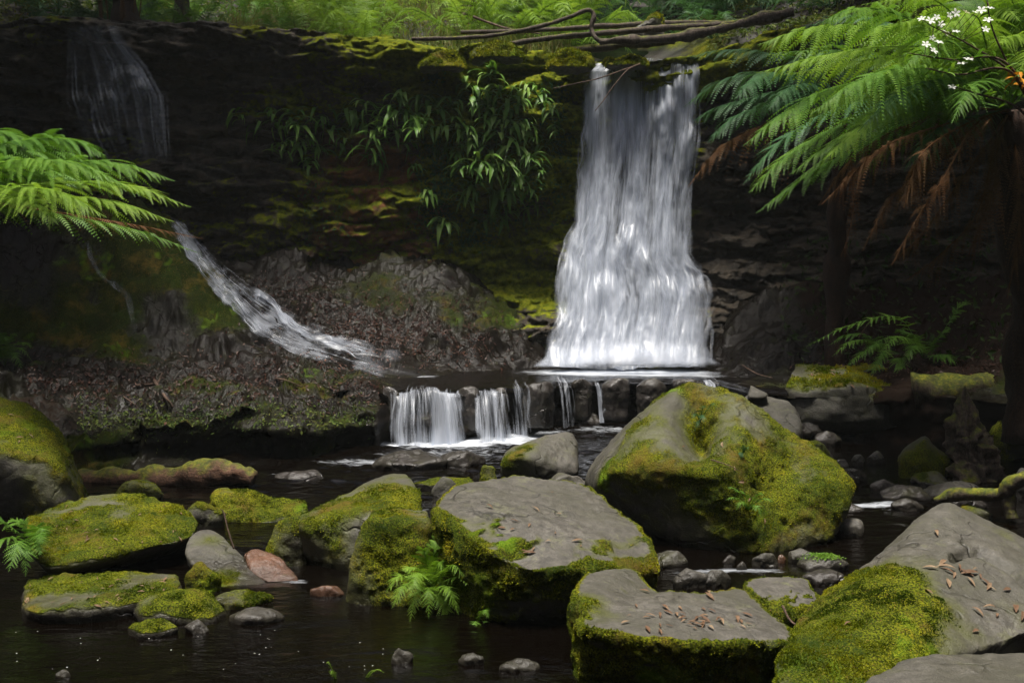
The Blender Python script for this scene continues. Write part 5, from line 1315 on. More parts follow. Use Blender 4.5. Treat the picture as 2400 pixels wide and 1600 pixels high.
fern_plant('little fern low on the front of the largest boulder', (1752, 1192), [BIG], [(1705, 1142, .05), (1700, 1172, .10), (1725, 1195, .12), (1790, 1160, .10), (1812, 1175, .12), (1785, 1212, .14), (1735, 1150, .06)], 'fern', .045, seed=4, npin=18, npl=6)
fern_plant('tiny fern sprig halfway up the largest boulder', (1740, 1062), [BIG], [(1728, 1072, .05), (1755, 1052, .05), (1745, 1045, .03), (1735, 1080, .06)], 'fern_cool', .025, seed=5, npin=12, npl=5)
fern_plant('fern with broad bright fronds beside the broad domed boulder', (95, 1290), ['broad domed boulder with bright lime moss patch, above the low leaf-strewn slab'], [(105, 1255, .2), (95, 1300, .3), (60, 1350, .35), (20, 1340, .4), (85, 1235, .1), (20, 1220, .1), (-30, 1300, .3), (-40, 1240, .2), (45, 1225, .05), (100, 1275, .3)], 'fern', .085, seed=6, npin=24, npl=8)
fern_plant('small fern at the foot of the wet slope under the left tree fern', (10, 855), ['ground'], [(80, 815, .3), (75, 845, .4), (40, 785, .1), (5, 780, .2), (-30, 830, .3), (55, 870, .5), (20, 800, .4)], 'fern', .12, seed=7)
fern_plant('fern with two upright fronds and low trailing ones on the mossy shelf', (2165, 838), None, [(2275, 712, .1), (2098, 772, .2), (1890, 812, .9), (2010, 842, .8), (2050, 850, .9), (2225, 770, .2), (2110, 860, .7), (2240, 850, .3)], 'fern', .17, seed=8, npin=26, npl=8, arch=.25)
fern_plant('low fern hanging over the front of the mossy shelf', (2080, 850), None, [(1950, 835, .4), (1985, 860, .5), (2040, 880, .5), (2120, 885, .4), (1940, 810, .2)], 'fern', .16, seed=9)
fern_plant('pale fern sprig on the mossy cliff edge beside the waterfall lip', (1335, 135), ['cliff'], [(1310, 165, .3), (1350, 165, .3), (1365, 150, .3), (1325, 115, .2), (1340, 180, .3), (1355, 185, .25)], 'fern_lit', .06, seed=10, npin=14, npl=4)
fern_plant('curling fern sprout at the bottom edge of the pool', (790, 1600), None, [(765, 1552, .05), (775, 1580, .1)], 'fern_lit', .02, seed=11, npin=14, npl=4, bd=4.55)
fern_plant('arched fern sprout beside a grey driftwood piece at the pool edge', (850, 1605), None, [(900, 1575, .05), (880, 1570, .05)], 'fern_lit', .02, seed=12, npin=14, npl=4, bd=4.55)

# ------------------------------------------------------------------ strap-leaved ferns on the cliff
def strap_mesh(name, L, W, droop, seed):
    r = random.Random(seed); n = 7; V = []; F = []
    for i in range(n + 1):
        t = i / n
        x = L * (t * (1 - .25 * droop * t)); z = L * (.30 * math.sin(t * 1.6) - droop * t * t)
        w = W * (math.sin(min(1, t * 1.15 + .06) * math.pi) ** .7) * .5 if i < n else .001
        wob = r.uniform(-.08, .08) * W
        V += [(x, -w + wob, z + w * .35), (x, wob, z), (x, w + wob, z + w * .35)]
    for i in range(n):
        a = i * 3
        F += [(a, a + 1, a + 4, a + 3), (a + 1, a + 2, a + 5, a + 4)]
    me = bpy.data.meshes.new(name); me.from_pydata(V, [], F); me.polygons.foreach_set('use_smooth', np.full(len(F), True)); me.update()
    me.materials.append(M['strap'])
    return me
STRAPS = [strap_mesh('leaf', .34, .055, d, i) for i, d in enumerate((.55, .8, 1.0, 1.25, .7))]
CLUMPS = [(1150, 178, 1.1), (1128, 232, 1.0), (1182, 248, 1.15), (1062, 248, .9), (1090, 240, .9), (1100, 318, 1.0), (1078, 305, 1.0), (1042, 345, .95), (1135, 385, 1.3), (1180, 398, 1.2), (1100, 395, 1.0), (1160, 452, 1.2), (1205, 350, 1.1), (1232, 300, 1.0), (1240, 378, 1.0), (1212, 425, 1.0), (1150, 285, 1.1), (1215, 248, 1.0), (1262, 228, .9), (1190, 470, 1.0), (1150, 495, 1.0), (1110, 440, 1.0), (1130, 520, .9), (1175, 320, 1.1), (1190, 290, 1.0),
          (872, 342, 1.0), (880, 375, .9), (900, 272, 1.0), (930, 262, 1.0), (990, 238, 1.0), (962, 272, 1.0), (822, 262, .9), (850, 285, 1.0), (985, 300, .9), (970, 398, .7), (1000, 458, .9), (700, 300, 1.0), (722, 332, 1.0), (742, 352, .9), (690, 275, .9), (780, 298, 1.0), (640, 262, .8), (720, 385, .8), (800, 330, .8), (1290, 258, .8), (1272, 340, .8), (1262, 402, .8), (1245, 440, .8), (1305, 300, .7), (1040, 525, .9), (610, 300, .7), (560, 270, .7), (660, 350, .8), (920, 300, .9), (760, 270, .9), (1020, 300, .8), (1100, 210, 1.0), (1170, 215, 1.0), (1205, 285, 1.0), (1120, 345, 1.1), (1160, 360, 1.2), (1195, 445, 1.0), (1090, 470, 1.0), (1080, 350, .9), (1225, 210, .8), (1250, 320, .9), (1140, 260, 1.0), (860, 250, .9), (890, 310, .9), (945, 330, .8), (700, 330, .9), (660, 300, .8), (940, 230, .9), (1020, 260, .9), (1060, 290, .9), (1240, 480, .8), (1180, 510, .9)]
for k, (px, py, sc) in enumerate(CLUMPS):
    h = hit(px, py, ['cliff'])
    if not h: continue
    p = h[0] + Vector((0, -0.02, 0)); r = random.Random(900 + k)
    zone = (("strap-leaved fern clump close beside the waterfall's left edge" if px > 1218 else 'strap-leaved fern clump at the top of the hanging mass, just under the mossy cliff edge' if py < 262 else 'strap-leaved fern clump at the bottom of the hanging mass, above the wet rock slope' if py > 425 else 'strap-leaved fern clump in the thick middle of the hanging mass on the cliff') if px > 1015 else 'strap-leaved fern clump on the mossy cliff, left of the thick bright hanging mass' if px > 800 else 'dim strap-leaved fern clump on the dark left part of the cliff')
    grp = ('hanging ferns beside the waterfall' if px > 1218 else 'hanging ferns under the cliff edge' if py < 262 else 'lowest hanging ferns' if py > 425 else 'hanging ferns of the middle mass') if px > 1015 else 'hanging ferns on the mossy cliff' if px > 800 else 'hanging ferns on the dark cliff'
    root = thing('strap_fern', zone, 'fern', p, grp)
    n = int(9 + 5 * sc)
    for i in range(n):
        o = link('leaf', STRAPS[r.randrange(5)], None, root)
        az = math.radians(-90 + r.uniform(-85, 85)); s = sc * r.uniform(.75, 1.35)
        o.rotation_euler = (r.uniform(-.35, .35), r.uniform(-.5, .55), az)
        o.location = (r.uniform(-.07, .07), r.uniform(-.03, .02), r.uniform(-.07, .07))
        o.scale = (s, s * r.uniform(.8, 1.1), s)

# ------------------------------------------------------------------ scattered leaves, twigs
def leaf_mesh(name, L, W, bend, seed):
    r = random.Random(seed); V = []; F = []; n = 4
    for i in range(n + 1):
        t = i / n; w = W * math.sin(max(.04, min(t, .97)) * math.pi) * .5
        z = bend * L * (4 * t * (1 - t)) + .004
        V += [(L * (t - .5), -w, z + w * .4), (L * (t - .5), 0, z), (L * (t - .5), w, z + w * .3)]
    for i in range(n):
        a = i * 3; F += [(a, a + 1, a + 4, a + 3), (a + 1, a + 2, a + 5, a + 4)]
    me = bpy.data.meshes.new(name); me.from_pydata(V, [], F); me.update(); me.materials.append(M['dryleaf'])
    return me
DRY = [leaf_mesh('fallen_leaf', .075, .020, b, i) for i, b in enumerate((.05, .12, .2, .08))]
from mathutils import Quaternion
def fallen(names, px, py, label, group, sc=1.0, seed=0, mat=None):
    h = hit(px, py, names)
    if not h or h[1].z < .25: return
    r = random.Random(seed)
    o = link('fallen_leaf', DRY[r.randrange(4)])
    q = Vector((0, 0, 1)).rotation_difference(h[1]) @ Quaternion((0, 0, 1), r.uniform(0, 6.28))
    o.rotation_mode = 'QUATERNION'; o.rotation_quaternion = q
    s = sc * r.uniform(.35, 1.05); o.scale = (s, s * r.uniform(.7, 1.3), s)
    o.location = h[0] + h[1] * .004
    tag(o, label, 'leaf', group)
SLAB = 'grey slab strewn with dry leaves, moss fringe at the front, beside the giant right rock'
GIANT = 'giant grey rock with a mossy left flank and a cracked step across its top'
DOME = 'broad domed boulder with bright lime moss patch, above the low leaf-strewn slab'
LOW = 'low flat slab scattered with small leaves at the edge of the dark pool'
r = random.Random(44)
for i in range(46):
    if i < 34: x, y = r.gauss(1620, 70), r.gauss(1455, 18)
    else: x, y = r.uniform(1400, 1820), r.uniform(1380, 1480)
    fallen([SLAB], x, y, 'dry brown leaf on the grey slab beside the giant right rock', 'leaves on the grey slab', .8, i)
for i in range(26):
    x, y = (r.gauss(2245, 28), r.gauss(1340, 10)) if i < 10 else (r.gauss(2320, 25), r.gauss(1368, 8)) if i < 16 else (r.gauss(2345, 25), r.gauss(1435, 10)) if i < 21 else (r.uniform(1900, 2300), r.uniform(1250, 1560))
    fallen([GIANT], x, y, 'dry pale leaf on the giant cracked rock', 'leaves on the giant rock', 1.1, 100 + i)
for i, (x, y) in enumerate([(1205, 1222), (1240, 1232), (1200, 1242), (1175, 1238), (1255, 1195), (1310, 1205), (1352, 1268), (1360, 1280), (1285, 1270), (1250, 1290), (1240, 1297), (1300, 1250), (1295, 1155), (1230, 1290), (1145, 1190)]):
    fallen([FLAT], x, y, 'dry leaf on the flat-topped grey block', 'leaves on the flat-topped block', .85, 200 + i)
for i, (x, y) in enumerate([(1680, 1086), (1735, 1130), (1665, 1132), (1678, 1134), (1695, 1043), (1630, 1050), (1738, 1238), (1790, 1222), (1600, 1048), (1720, 1098), (1755, 1172)]):
    fallen([BIG], x, y, 'dry leaf caught in the moss of the largest boulder', 'leaves on the largest boulder', 1.0, 300 + i)
for i in range(26):
    fallen([DOME], r.uniform(90, 450), r.uniform(1185, 1310), 'small dry leaf on the broad domed mossy boulder', 'leaves on the domed boulder', .55, 400 + i)
for i in range(34):
    fallen([LOW], r.uniform(60, 400), r.uniform(1355, 1425), 'small dry leaf on the low flat slab by the dark pool', 'leaves on the low slab', .6, 500 + i)
for i in range(14):
    fallen(['mossy shelf rock with a small fern, at the right end of the waterfall pool'], r.uniform(1900, 2150), r.uniform(870, 910), 'dry leaf on the mossy shelf rock', 'leaves on the mossy shelf', 1.3, 600 + i)
for i in range(8):
    fallen(['tall boulder with pale yellow-green sloping top under the left tree fern'], r.uniform(5, 130), r.uniform(970, 1060), 'small dry leaf on the tall boulder under the left tree fern', 'leaves on the tall boulder', .8, 650 + i)

def scatter_leaves(name, pts, nor, size, mat, label, cat, seed, asp=.4, tilt=.5):
    """thousands of small leaves lying on a surface"""
    r = np.random.default_rng(seed); n = len(pts)
    d = unit(np.cross(nor, r.normal(0, 1, (n, 3)))); d = unit(d + nor * r.normal(0, tilt, n)[:, None]); s = unit(np.cross(nor, d) + nor * r.normal(0, tilt, n)[:, None])
    L = (size * r.uniform(.5, 1.3, n))[:, None]; W = L * asp * r.uniform(.7, 1.3, n)[:, None]
    p = pts + nor * .012
    nn = np.cross(d, s)
    V = np.stack([p - d * L * .5, p - s * W * .5 + nn * W * .2, p + d * L * .5, p + s * W * .5 + nn * W * .2], 1).reshape(-1, 3)
    F = np.arange(n * 4).reshape(-1, 4)
    var = np.repeat(np.clip(.5 + .3 * fbm(pts * 1.2, 3, seed) + r.normal(0, .18, n), 0, 1), 4)
    return stuff(name, mesh_np(name, V, F, False, {'var': var}), M[mat], label, cat)

def sample_ground(n, boxfn, names, seed, nzmin=-1):
    r = np.random.default_rng(seed); P_, N_ = [], []
    while len(P_) < n:
        px, py = boxfn(r)
        h = hit(px, py, names)
        if h and h[1].z > nzmin: P_.append(h[0][:]); N_.append(h[1][:])
    N = np.array(N_); N[(N[:, 2] < 0)] *= -1
    return np.array(P_), N
def litter_box(r):
    k = r.random()
    if k < .45: return r.normal(950, 140), r.normal(770, 45)
    if k < .8: return r.uniform(60, 900), r.normal(890, 38)
    if k < .9: return r.normal(700, 60), r.normal(690, 30)
    return r.uniform(1850, 2350), r.normal(850, 20)
p, n = sample_ground(5200, litter_box, ['ground'], 3, .25)
scatter_leaves('leaf_litter', p, n, .042, 'litter', 'red-brown wet leaf litter on the rock slope and ledge', 'leaf litter', 4)

def twig(label, pts, rad, mat='twig', name='twig', cat='twig', group=None, sides=6, rough=.25, n=24, taper=.4):
    P3 = [np.array(P(*q)) if len(q) == 3 and q[2] > 1 else np.array(q) for q in pts]
    path = cr_line(P3, n); base = path[0]
    o = link(name, tube_mesh(name, path, np.linspace(rad, rad * taper, n), base, sides=sides, rough=rough, seed=int(pts[0][0]) % 97), M[mat], loc=base)
    return tag(o, label, cat, group)
def onpx(px, py, names=None, lift=.02):
    h = hit(px, py, names); q = h[0] + h[1] * lift; return tuple(q)
def twig_on(label, pxs, rad, names=None, **kw):
    pts = [np.array(onpx(x, y, names)) for x, y in pxs]
    path = cr_line(pts, 16); b = path[0]
    o = link('twig', tube_mesh('twig', path, np.linspace(rad, rad * .5, 16), b, sides=5, rough=.2), M['twig'], loc=b)
    tag(o, label, 'twig', kw.get('group'))
twig_on('dark forked stick lying on the left shelf', [(362, 895), (385, 925), (405, 955)], .022, ['ground'])
twig_on('dark stick lying across the left shelf near the forked stick', [(320, 905), (365, 900), (383, 878)], .018, ['ground'])
twig_on('thin stick on the shelf near the wide mossy hummock', [(650, 888), (680, 895), (705, 908)], .012, ['ground'])
twig_on('short bare stick on the leafy left ledge', [(478, 872), (508, 857)], .012, ['ground'])
twig_on('thin reddish stick below the forked stick', [(285, 930), (318, 952)], .010, ['ground'])
twig_on('little bent twig on the largest boulder', [(1668, 1084), (1690, 1090), (1712, 1098), (1735, 1112)], .004, [BIG])
twig('thin upright twig with a leaf standing by the reddish stone', [(548, 1285, 6.1), (534, 1240, 6.15), (524, 1200, 6.2), (516, 1192, 6.2)], .006)
twig('bare stick leaning in the dark under the tree ferns', [(2015, 790, 12.0), (2030, 765, 12.0), (2048, 740, 12.0)], .012)
twig('pale stick lying on the dark rock right of the waterfall pool', [(1740, 856, 12.4), (1775, 876, 11.9), (1810, 885, 11.6)], .012)
twig('bent dead twig in the gap left of the giant cracked rock', [(1835, 1420, 4.95), (1850, 1450, 4.8), (1868, 1462, 4.7), (1890, 1442, 4.8), (1908, 1438, 4.9)], .006)
twig('grey driftwood piece at the bottom edge of the pool', [(770, 1590, 4.62), (800, 1585, 4.64), (832, 1580, 4.66)], .016, 'bark', 'driftwood', 'driftwood')
twig('pale driftwood piece beside the arched fern sprout', [(820, 1602, 4.56), (870, 1597, 4.58), (920, 1596, 4.6)], .014, 'bark', 'driftwood', 'driftwood')

# fallen branches across the top of the cliff
twig('long thin mossy branch that arches up and bends sharply down above the cliff', [(965, 92, 14.2), (1060, 90, 14.2), (1150, 84, 14.2), (1250, 66, 14.2), (1330, 42, 14.2), (1378, 24, 14.2), (1392, 38, 14.2), (1386, 68, 14.2), (1398, 92, 14.15), (1420, 100, 14.15)], .028, 'bark', 'branch', 'branch', n=50, sides=8, taper=1.1)
twig('pale straight fallen branch lying along the cliff top', [(1180, 106, 14.3), (1300, 88, 14.3), (1420, 78, 14.3), (1560, 66, 14.3), (1700, 58, 14.3), (1800, 48, 14.3)], .032, 'bark', 'branch', 'branch', n=40, taper=1.6, sides=8)
twig('thin grey branch behind the pale straight branch', [(1080, 76, 14.9), (1200, 74, 14.9), (1320, 68, 14.9), (1450, 60, 14.9), (1620, 54, 14.9), (1720, 58, 14.9)], .03, 'bark', 'branch', 'branch', n=40, taper=1.5, sides=8)
twig('thick dark mossy log crossing the top of the waterfall channel', [(1405, 96, 14.1), (1500, 93, 14.1), (1600, 86, 14.1), (1680, 70, 14.0), (1760, 48, 13.9), (1860, 28, 13.8)], .05, 'bark', 'log', 'log', n=40, taper=1.2, sides=12, rough=.6)
twig('short dark log wedged under the thick mossy log', [(1320, 120, 14.3), (1400, 112, 14.3), (1480, 104, 14.3), (1580, 98, 14.4)], .05, 'bark_moss', 'log', 'log', n=30, taper=.9, sides=10, rough=.5)
twig('thin bare branch with fine tips hanging over the waterfall lip', [(1500, 150, 14.0), (1470, 165, 13.95), (1440, 200, 13.9), (1415, 235, 13.9), (1395, 260, 13.9)], .012)
twig('bare twig reaching over the left edge of the waterfall lip', [(1480, 158, 14.0), (1400, 185, 13.95), (1350, 196, 13.9), (1295, 208, 13.9)], .010)
twig('thin dark branch lying on the lit bank behind the cliff edge', [(1110, 40, 15.6), (1150, 55, 15.5), (1200, 70, 15.3), (1270, 80, 15.2)], .02, 'twig', 'branch', 'branch')
twig('dark leaning stem rising from the lit bank', [(1085, 45, 16.5), (1100, 20, 16.5), (1115, -20, 16.5)], .06, 'bark_moss', 'sapling', 'sapling')
make_rock('stump', 'mossy rotten stump beside the log above the waterfall', [P(1475, 88, 14.4), P(1490, 68, 14.4), P(1520, 48, 14.4), P(1535, 26, 14.5), P(1550, 28, 14.5), P(1548, 60, 14.4), P(1565, 92, 14.4), P(1480, 90, 14.8), P(1560, 90, 14.8), P(1540, 30, 14.7)], level=5, k=10, amp=.12, mode='top', moss=.55, mat='rock_dark', seed=201, tuft=2500, cat='stump', tl=.02)
for i, (a, b_, c_, d_, lab) in enumerate([(985, 1085, 118, 150, 'bright moss cushion on the cliff edge left of the dark notch'), (1112, 1225, 100, 128, 'long bright moss cushion under the fallen branches'), (1285, 1385, 112, 150, 'moss cushion beside the waterfall lip'), (1420, 1515, 132, 146, 'thin moss cushion at the back of the waterfall lip')]):
    dd = 14.15
    pts = []
    for u in np.linspace(0, 1, 6):
        px = a + (b_ - a) * u; hgt = math.sin(u * math.pi) ** .5
        pts += [P(px, d_ - (d_ - c_) * (.3 + .7 * hgt), dd), P(px, d_ + 6, dd - .12), P(px, d_ - (d_ - c_) * .5 * hgt, dd + .5), P(px, d_ + 20, dd + .1)]
    make_rock('moss_cushion', lab, pts, level=5, k=9, amp=.10, mode='all', moss=.9, mat='rock_dark', seed=210 + i, tuft=5000, cat='moss', tl=.025)

# rotting log in the stream, mossy log and stump at the right
twig('long rotting reddish log with mossy end lying in the stream below the left ledge', [(190, 1128, 9.0), (300, 1122, 8.9), (420, 1116, 8.8), (520, 1110, 8.7), (600, 1118, 8.6)], .065, 'log_red', 'log', 'log', n=60, taper=1.5, sides=16, rough=.75)
twig('horizontal mossy log at the foot of the shaded right bank', [(2140, 918, 10.9), (2230, 908, 10.8), (2330, 902, 10.7), (2480, 896, 10.6)], .15, 'bark_moss', 'log', 'log', n=40, taper=1.0, sides=16, rough=.5)
def ragged_stump():
    f = np.array(P(2285, 1135, 9.0)); base = tuple(f)
    path = cr_line([f - (0, 0, .15), np.array(P(2280, 1090, 9.0)), np.array(P(2268, 1010, 9.05)), np.array(P(2266, 925, 9.1))], 60)
    rad = np.interp(np.linspace(0, 1, 60), [0, .12, .3, .6, .8, .9, 1], [.24, .19, .15, .13, .09, .05, .015])
    V, F, tri = tube(path, rad, 40, rough=.0)
    n = 60 * 40; ring = np.tile(np.arange(40), 60); row = np.repeat(np.arange(60), 40)
    th = ring / 40 * 2 * math.pi
    c = np.repeat(path, 40, 0); rd = V[:n] - c
    g = fbm(np.stack([np.cos(th) * 2.2, np.sin(th) * 2.2, row * .05], -1), 5, 401, .65)
    rag = fbm(np.stack([np.cos(th) * 3, np.sin(th) * 3, row * .22], -1), 4, 403)
    V[:n] = c + rd * (1 + .55 * g + .30 * rag)[:, None]
    V[:n, 2] += .10 * noise3(np.stack([np.cos(th) * 3, np.sin(th) * 3, row * 0.], -1), 405) * (row > 36)
    me = bpy.data.meshes.new('stump'); me.from_pydata((V - f).tolist(), [], [tuple(q) for q in F] + [tuple(q) for q in tri]); me.polygons.foreach_set('use_smooth', np.full(len(me.polygons), True)); me.update()
    tag(link('stump', me, M['stumpwood'], loc=base), 'tall ragged rotten stump with moss standing among the right-hand stones', 'stump')
M['stumpwood'] = bark('rotten_wood', (0.05, 0.035, 0.025), (0.20, 0.15, 0.115), 0.35, 2.0)
ragged_stump()
twig('bent mossy branch arching over the stones at the right', [(2190, 1172, 7.6), (2240, 1158, 7.55), (2300, 1158, 7.5), (2350, 1160, 7.4), (2370, 1135, 7.35), (2400, 1115, 7.3), (2440, 1100, 7.3)], .035, 'bark_moss', 'branch', 'branch', n=40, sides=10, rough=.5, taper=1.4)
twig('mossy prop of the bent branch standing in the stones', [(2368, 1215, 7.35), (2365, 1190, 7.36), (2366, 1150, 7.38)], .04, 'bark_moss', 'branch', 'branch', sides=10, rough=.5, taper=1.0)

# ------------------------------------------------------------------ white-flowered shrub at the upper right
def flower_mesh():
    V = [(0, 0, 0)]; F = []
    for k in range(5):
        a = k * 2 * math.pi / 5; ca, sa = math.cos(a), math.sin(a)
        def q(l, w, z): return (ca * l - sa * w, sa * l + ca * w, z)
        b = len(V); V += [q(.35, -.2, .12), q(.75, -.24, .18), q(1.0, 0, .12), q(.75, .24, .18), q(.35, .2, .12)]
        F += [(0, b, b + 4), (b, b + 1, b + 3, b + 4), (b + 1, b + 2, b + 3)]
    me = bpy.data.meshes.new('flower'); me.from_pydata(V, [], F); me.update(); me.materials.append(M['petal']); return me
def shrub():
    base = P(2460, 330, 7.6)
    root = thing('flowering_shrub', 'white-flowered shrub with thin dark stems in front of the large tree fern', 'shrub', base)
    b = np.array(base)
    stems = [[(2460, 330, 7.6), (2390, 190, 7.4), (2280, 110, 7.2), (2180, 60, 7.1)], [(2460, 330, 7.6), (2400, 220, 7.4), (2330, 80, 7.3), (2310, -20, 7.2)], [(2460, 330, 7.6), (2360, 150, 7.3), (2230, 140, 7.1), (2130, 125, 7.0)], [(2460, 330, 7.6), (2370, 170, 7.3), (2250, 175, 7.1), (2170, 160, 7.0)], [(2460, 330, 7.6), (2380, 250, 7.4), (2290, 220, 7.2), (2240, 205, 7.1)]]
    fm = flower_mesh(); lm = [strap_mesh('leaf', .11, .022, .3, 70 + i) for i in range(3)]
    r = random.Random(12)
    for m in lm:
        m.materials.clear(); m.materials.append(M['fern_lit'])
    paths = []
    for s in stems:
        path = cr_line([P(*q) for q in s], 40); paths.append(path)
        link('stem', tube_mesh('stem', path, np.linspace(.012, .003, 40), base, sides=5), M['twig'], root)
    for k in range(150):
        path = paths[r.randrange(5)]; i = r.randrange(14, 40); p = path[i] - b
        o = link('leaf', lm[r.randrange(3)], None, root); o.location = p
        o.rotation_euler = (r.uniform(-.6, .6), r.uniform(-.6, .6), r.uniform(0, 6.28)); s = r.uniform(.6, 1.1); o.scale = (s, s, s)
    FL = [(2180, 50), (2195, 42), (2205, 58), (2225, 38), (2240, 32), (2285, 30), (2300, 25), (2320, 20), (2315, 48), (2200, 100), (2220, 85), (2240, 75), (2188, 120), (2270, 140), (2255, 150), (2232, 205), (2170, 105), (2185, 90), (2310, 70), (2215, 75), (2160, 45), (2265, 30)]
    for (x, y) in FL:
        o = link('flower', fm, None, root); p = np.array(P(x, y, 7.05 + r.uniform(-.05, .05))); o.location = p - b
        s = r.uniform(.022, .036); o.scale = (s, s, s); o.rotation_euler = (r.uniform(.3, 1.3), r.uniform(-.5, .5), r.uniform(-.6, .6))
        near = min((np.linalg.norm(pp[i] - p), j, i) for j, pp in enumerate(paths) for i in range(40))
        q = paths[near[1]][near[2]]
        link('twig', tube_mesh('twig', np.linspace(q, p, 4), .0025, base, sides=4), M['twig'], root)
    for k in range(12):
        o = link('orange_leaf', lm[0].copy(), None, root); o.data.materials.clear(); o.data.materials.append(M['orange'])
        p = np.array(P(r.uniform(2372, 2400), r.uniform(140, 215), 7.3)); o.location = p - b
        o.rotation_euler = (r.uniform(-1, 1), r.uniform(-.6, .9), r.uniform(0, 6.28))
shrub()

# ------------------------------------------------------------------ undergrowth on the hillside
def up_box(lo, hi, y0, y1):
    return lambda r: (r.uniform(lo, hi), r.uniform(y0, y1))
def hill_points(n, seed, x0, x1, y0, y1):
    r = np.random.default_rng(seed)
    x = r.uniform(x0, x1, n); y = cliff_front(x) + .45 + r.uniform(0, 1, n) ** 1.2 * (y1 - y0)
    keep = np.abs(x - 1.75) > .95 * np.clip(1.4 - (y - cliff_front(x)) / 4, 0, 1)
    x, y = x[keep], y[keep]
    return np.stack([x, y, hill_h(x, y)], -1)
pts = hill_points(48000, 31, -7.5, 9.0, 0, 9)
hr = np.random.default_rng(5)
hgt = np.clip(.09 + .16 * fbm(pts * .9, 3, 133), .02, .4) * hr.random(len(pts)) ** .7
pts = pts + np.stack([hr.normal(0, .05, len(pts)), hr.normal(0, .05, len(pts)), hgt], -1)
nor = unit(hr.normal(0, .6, pts.shape) + np.array([0, -.25, .8]))
scatter_leaves('undergrowth', pts, nor, .085, 'cover', 'low leafy undergrowth and dry grass on the bank above the cliff', 'undergrowth', 6, .45)
gp = hill_points(9000, 37, -4.5, 1.2, 0, 5)
gl = unit(hr.normal(0, .35, gp.shape) + np.array([0, 0, 1])) * hr.uniform(.15, .5, (len(gp), 1))
gs = unit(hr.normal(0, 1, gp.shape) * np.array([1, 1, .1])) * .006
bend = hr.normal(0, .08, gp.shape) * np.array([1, 1, .2])
GV = np.stack([gp - gs, gp + gs, gp + gl * .55 + gs * .7 + bend * .4, gp + gl * .55 - gs * .7 + bend * .4, gp + gl + bend], 1).reshape(-1, 3)
k = np.arange(len(gp)) * 5
GF = np.concatenate([np.stack([k, k + 1, k + 2, k + 3], -1), np.stack([k + 3, k + 2, k + 4, k + 4], -1)])
me = bpy.data.meshes.new('grass'); me.from_pydata(GV.tolist(), [], [tuple(f) if f[2] != f[3] else tuple(f[:3]) for f in GF.tolist()]); me.update()
at = me.attributes.new('var', 'FLOAT', 'POINT'); at.data.foreach_set('value', np.repeat(hr.uniform(.3, 1, len(gp)), 5).astype(np.float32))
stuff('grass', me, M['cover'], 'wispy dry grass stems on the lit bank above the cliff', 'grass')

# stream above the lip
ux, uy = np.meshgrid(np.linspace(.95, 2.5, 40), np.linspace(14.62, 20, 70)); ux = ux.ravel(); uy = uy.ravel()
cz = hill_h(np.full_like(uy, 1.75), np.maximum(uy, 15.2)) + .05
cz = np.where(uy < 15.2, cz[(uy - 15.2).argmax()] * 0 + np.interp(uy, [14.62, 15.2], [4.37, float(hill_h(np.array([1.75]), np.array([15.2]))[0]) + .05]), cz)
structure('upper_stream_water', mesh_np('upper_stream_water', np.stack([ux, uy, cz + .01 * fbm(np.stack([ux * 4, uy * 4, ux * 0], -1), 3, 151)], -1), grid_faces(40, 70), True, {'foam': .35 * np.exp(-((uy - 14.8) / .3) ** 2)}), M['pool'])
fr_ = np.random.default_rng(61)
fp = np.array([P(x, y, CAMZ * FPX / (y - 640.0)) for x, y in zip(fr_.uniform(20, 900, 34), fr_.uniform(1490, 1598, 34))]); fp[:, 2] = .006
scatter_leaves('foam_flecks', fp, np.tile([0, 0, 1.0], (34, 1)), .008, 'petal', 'tiny pale foam flecks drifting on the dark pool', 'foam', 62, .7, .1)

# creeping plants on the cliff
cp = []; cn = []
for (px, py, sx, sy, n_) in [(1035, 430, 25, 55, 900), (1015, 350, 12, 15, 150), (1110, 555, 28, 18, 350), (1020, 520, 30, 20, 250), (1300, 240, 18, 30, 250), (1310, 330, 20, 30, 200), (1015, 175, 12, 12, 200), (1270, 460, 30, 40, 250), (760, 500, 40, 60, 200)]:
    for _ in range(n_):
        h = hit(random.gauss(px, sx), random.gauss(py, sy), ['cliff'])
        if h: cp.append(h[0][:]); cn.append(h[1][:])
cp = np.array(cp); cn = np.array(cn); cn[cn[:, 1] > 0] *= -1
scatter_leaves('creeping_plants', cp, unit(cn + np.array([0, 0, .5])), .05, 'fern_cool', 'fine creeping green plants clinging to the wet cliff face', 'creeper', 9, .6, .7)
p, n = sample_ground(420, lambda r: (r.normal(1950, 35), r.normal(1300, 6)), ['dark earthy stone carrying tiny green plants'], 12)
scatter_leaves('seedlings', p, unit(n + np.array([0, 0, .4])), .018, 'fern', 'tiny green seedlings on the dark earthy stone', 'seedlings', 13, .5, .9)
p, n = sample_ground(1500, lambda r: (r.uniform(430, 880) if r.random() < .6 else r.uniform(180, 450), r.normal(985, 26)), ['ground'], 14)
scatter_leaves('ledge_plants', p, unit(n + np.array([0, 0, .6])), .035, 'cover', 'fringe of tiny plants along the edge of the left ledge', 'plants', 15, .5, .8)
p, n = sample_ground(800, lambda r: (r.uniform(1830, 2500), r.uniform(560, 850)), ['cliff', 'ground'], 16)
scatter_leaves('bank_plants', p + np.array([0, -.04, .03]), unit(n + np.array([0, -.3, .4])), .10, 'crown', 'sparse dark leaves on the shaded bank under the tree ferns', 'plants', 17, .4, .8)

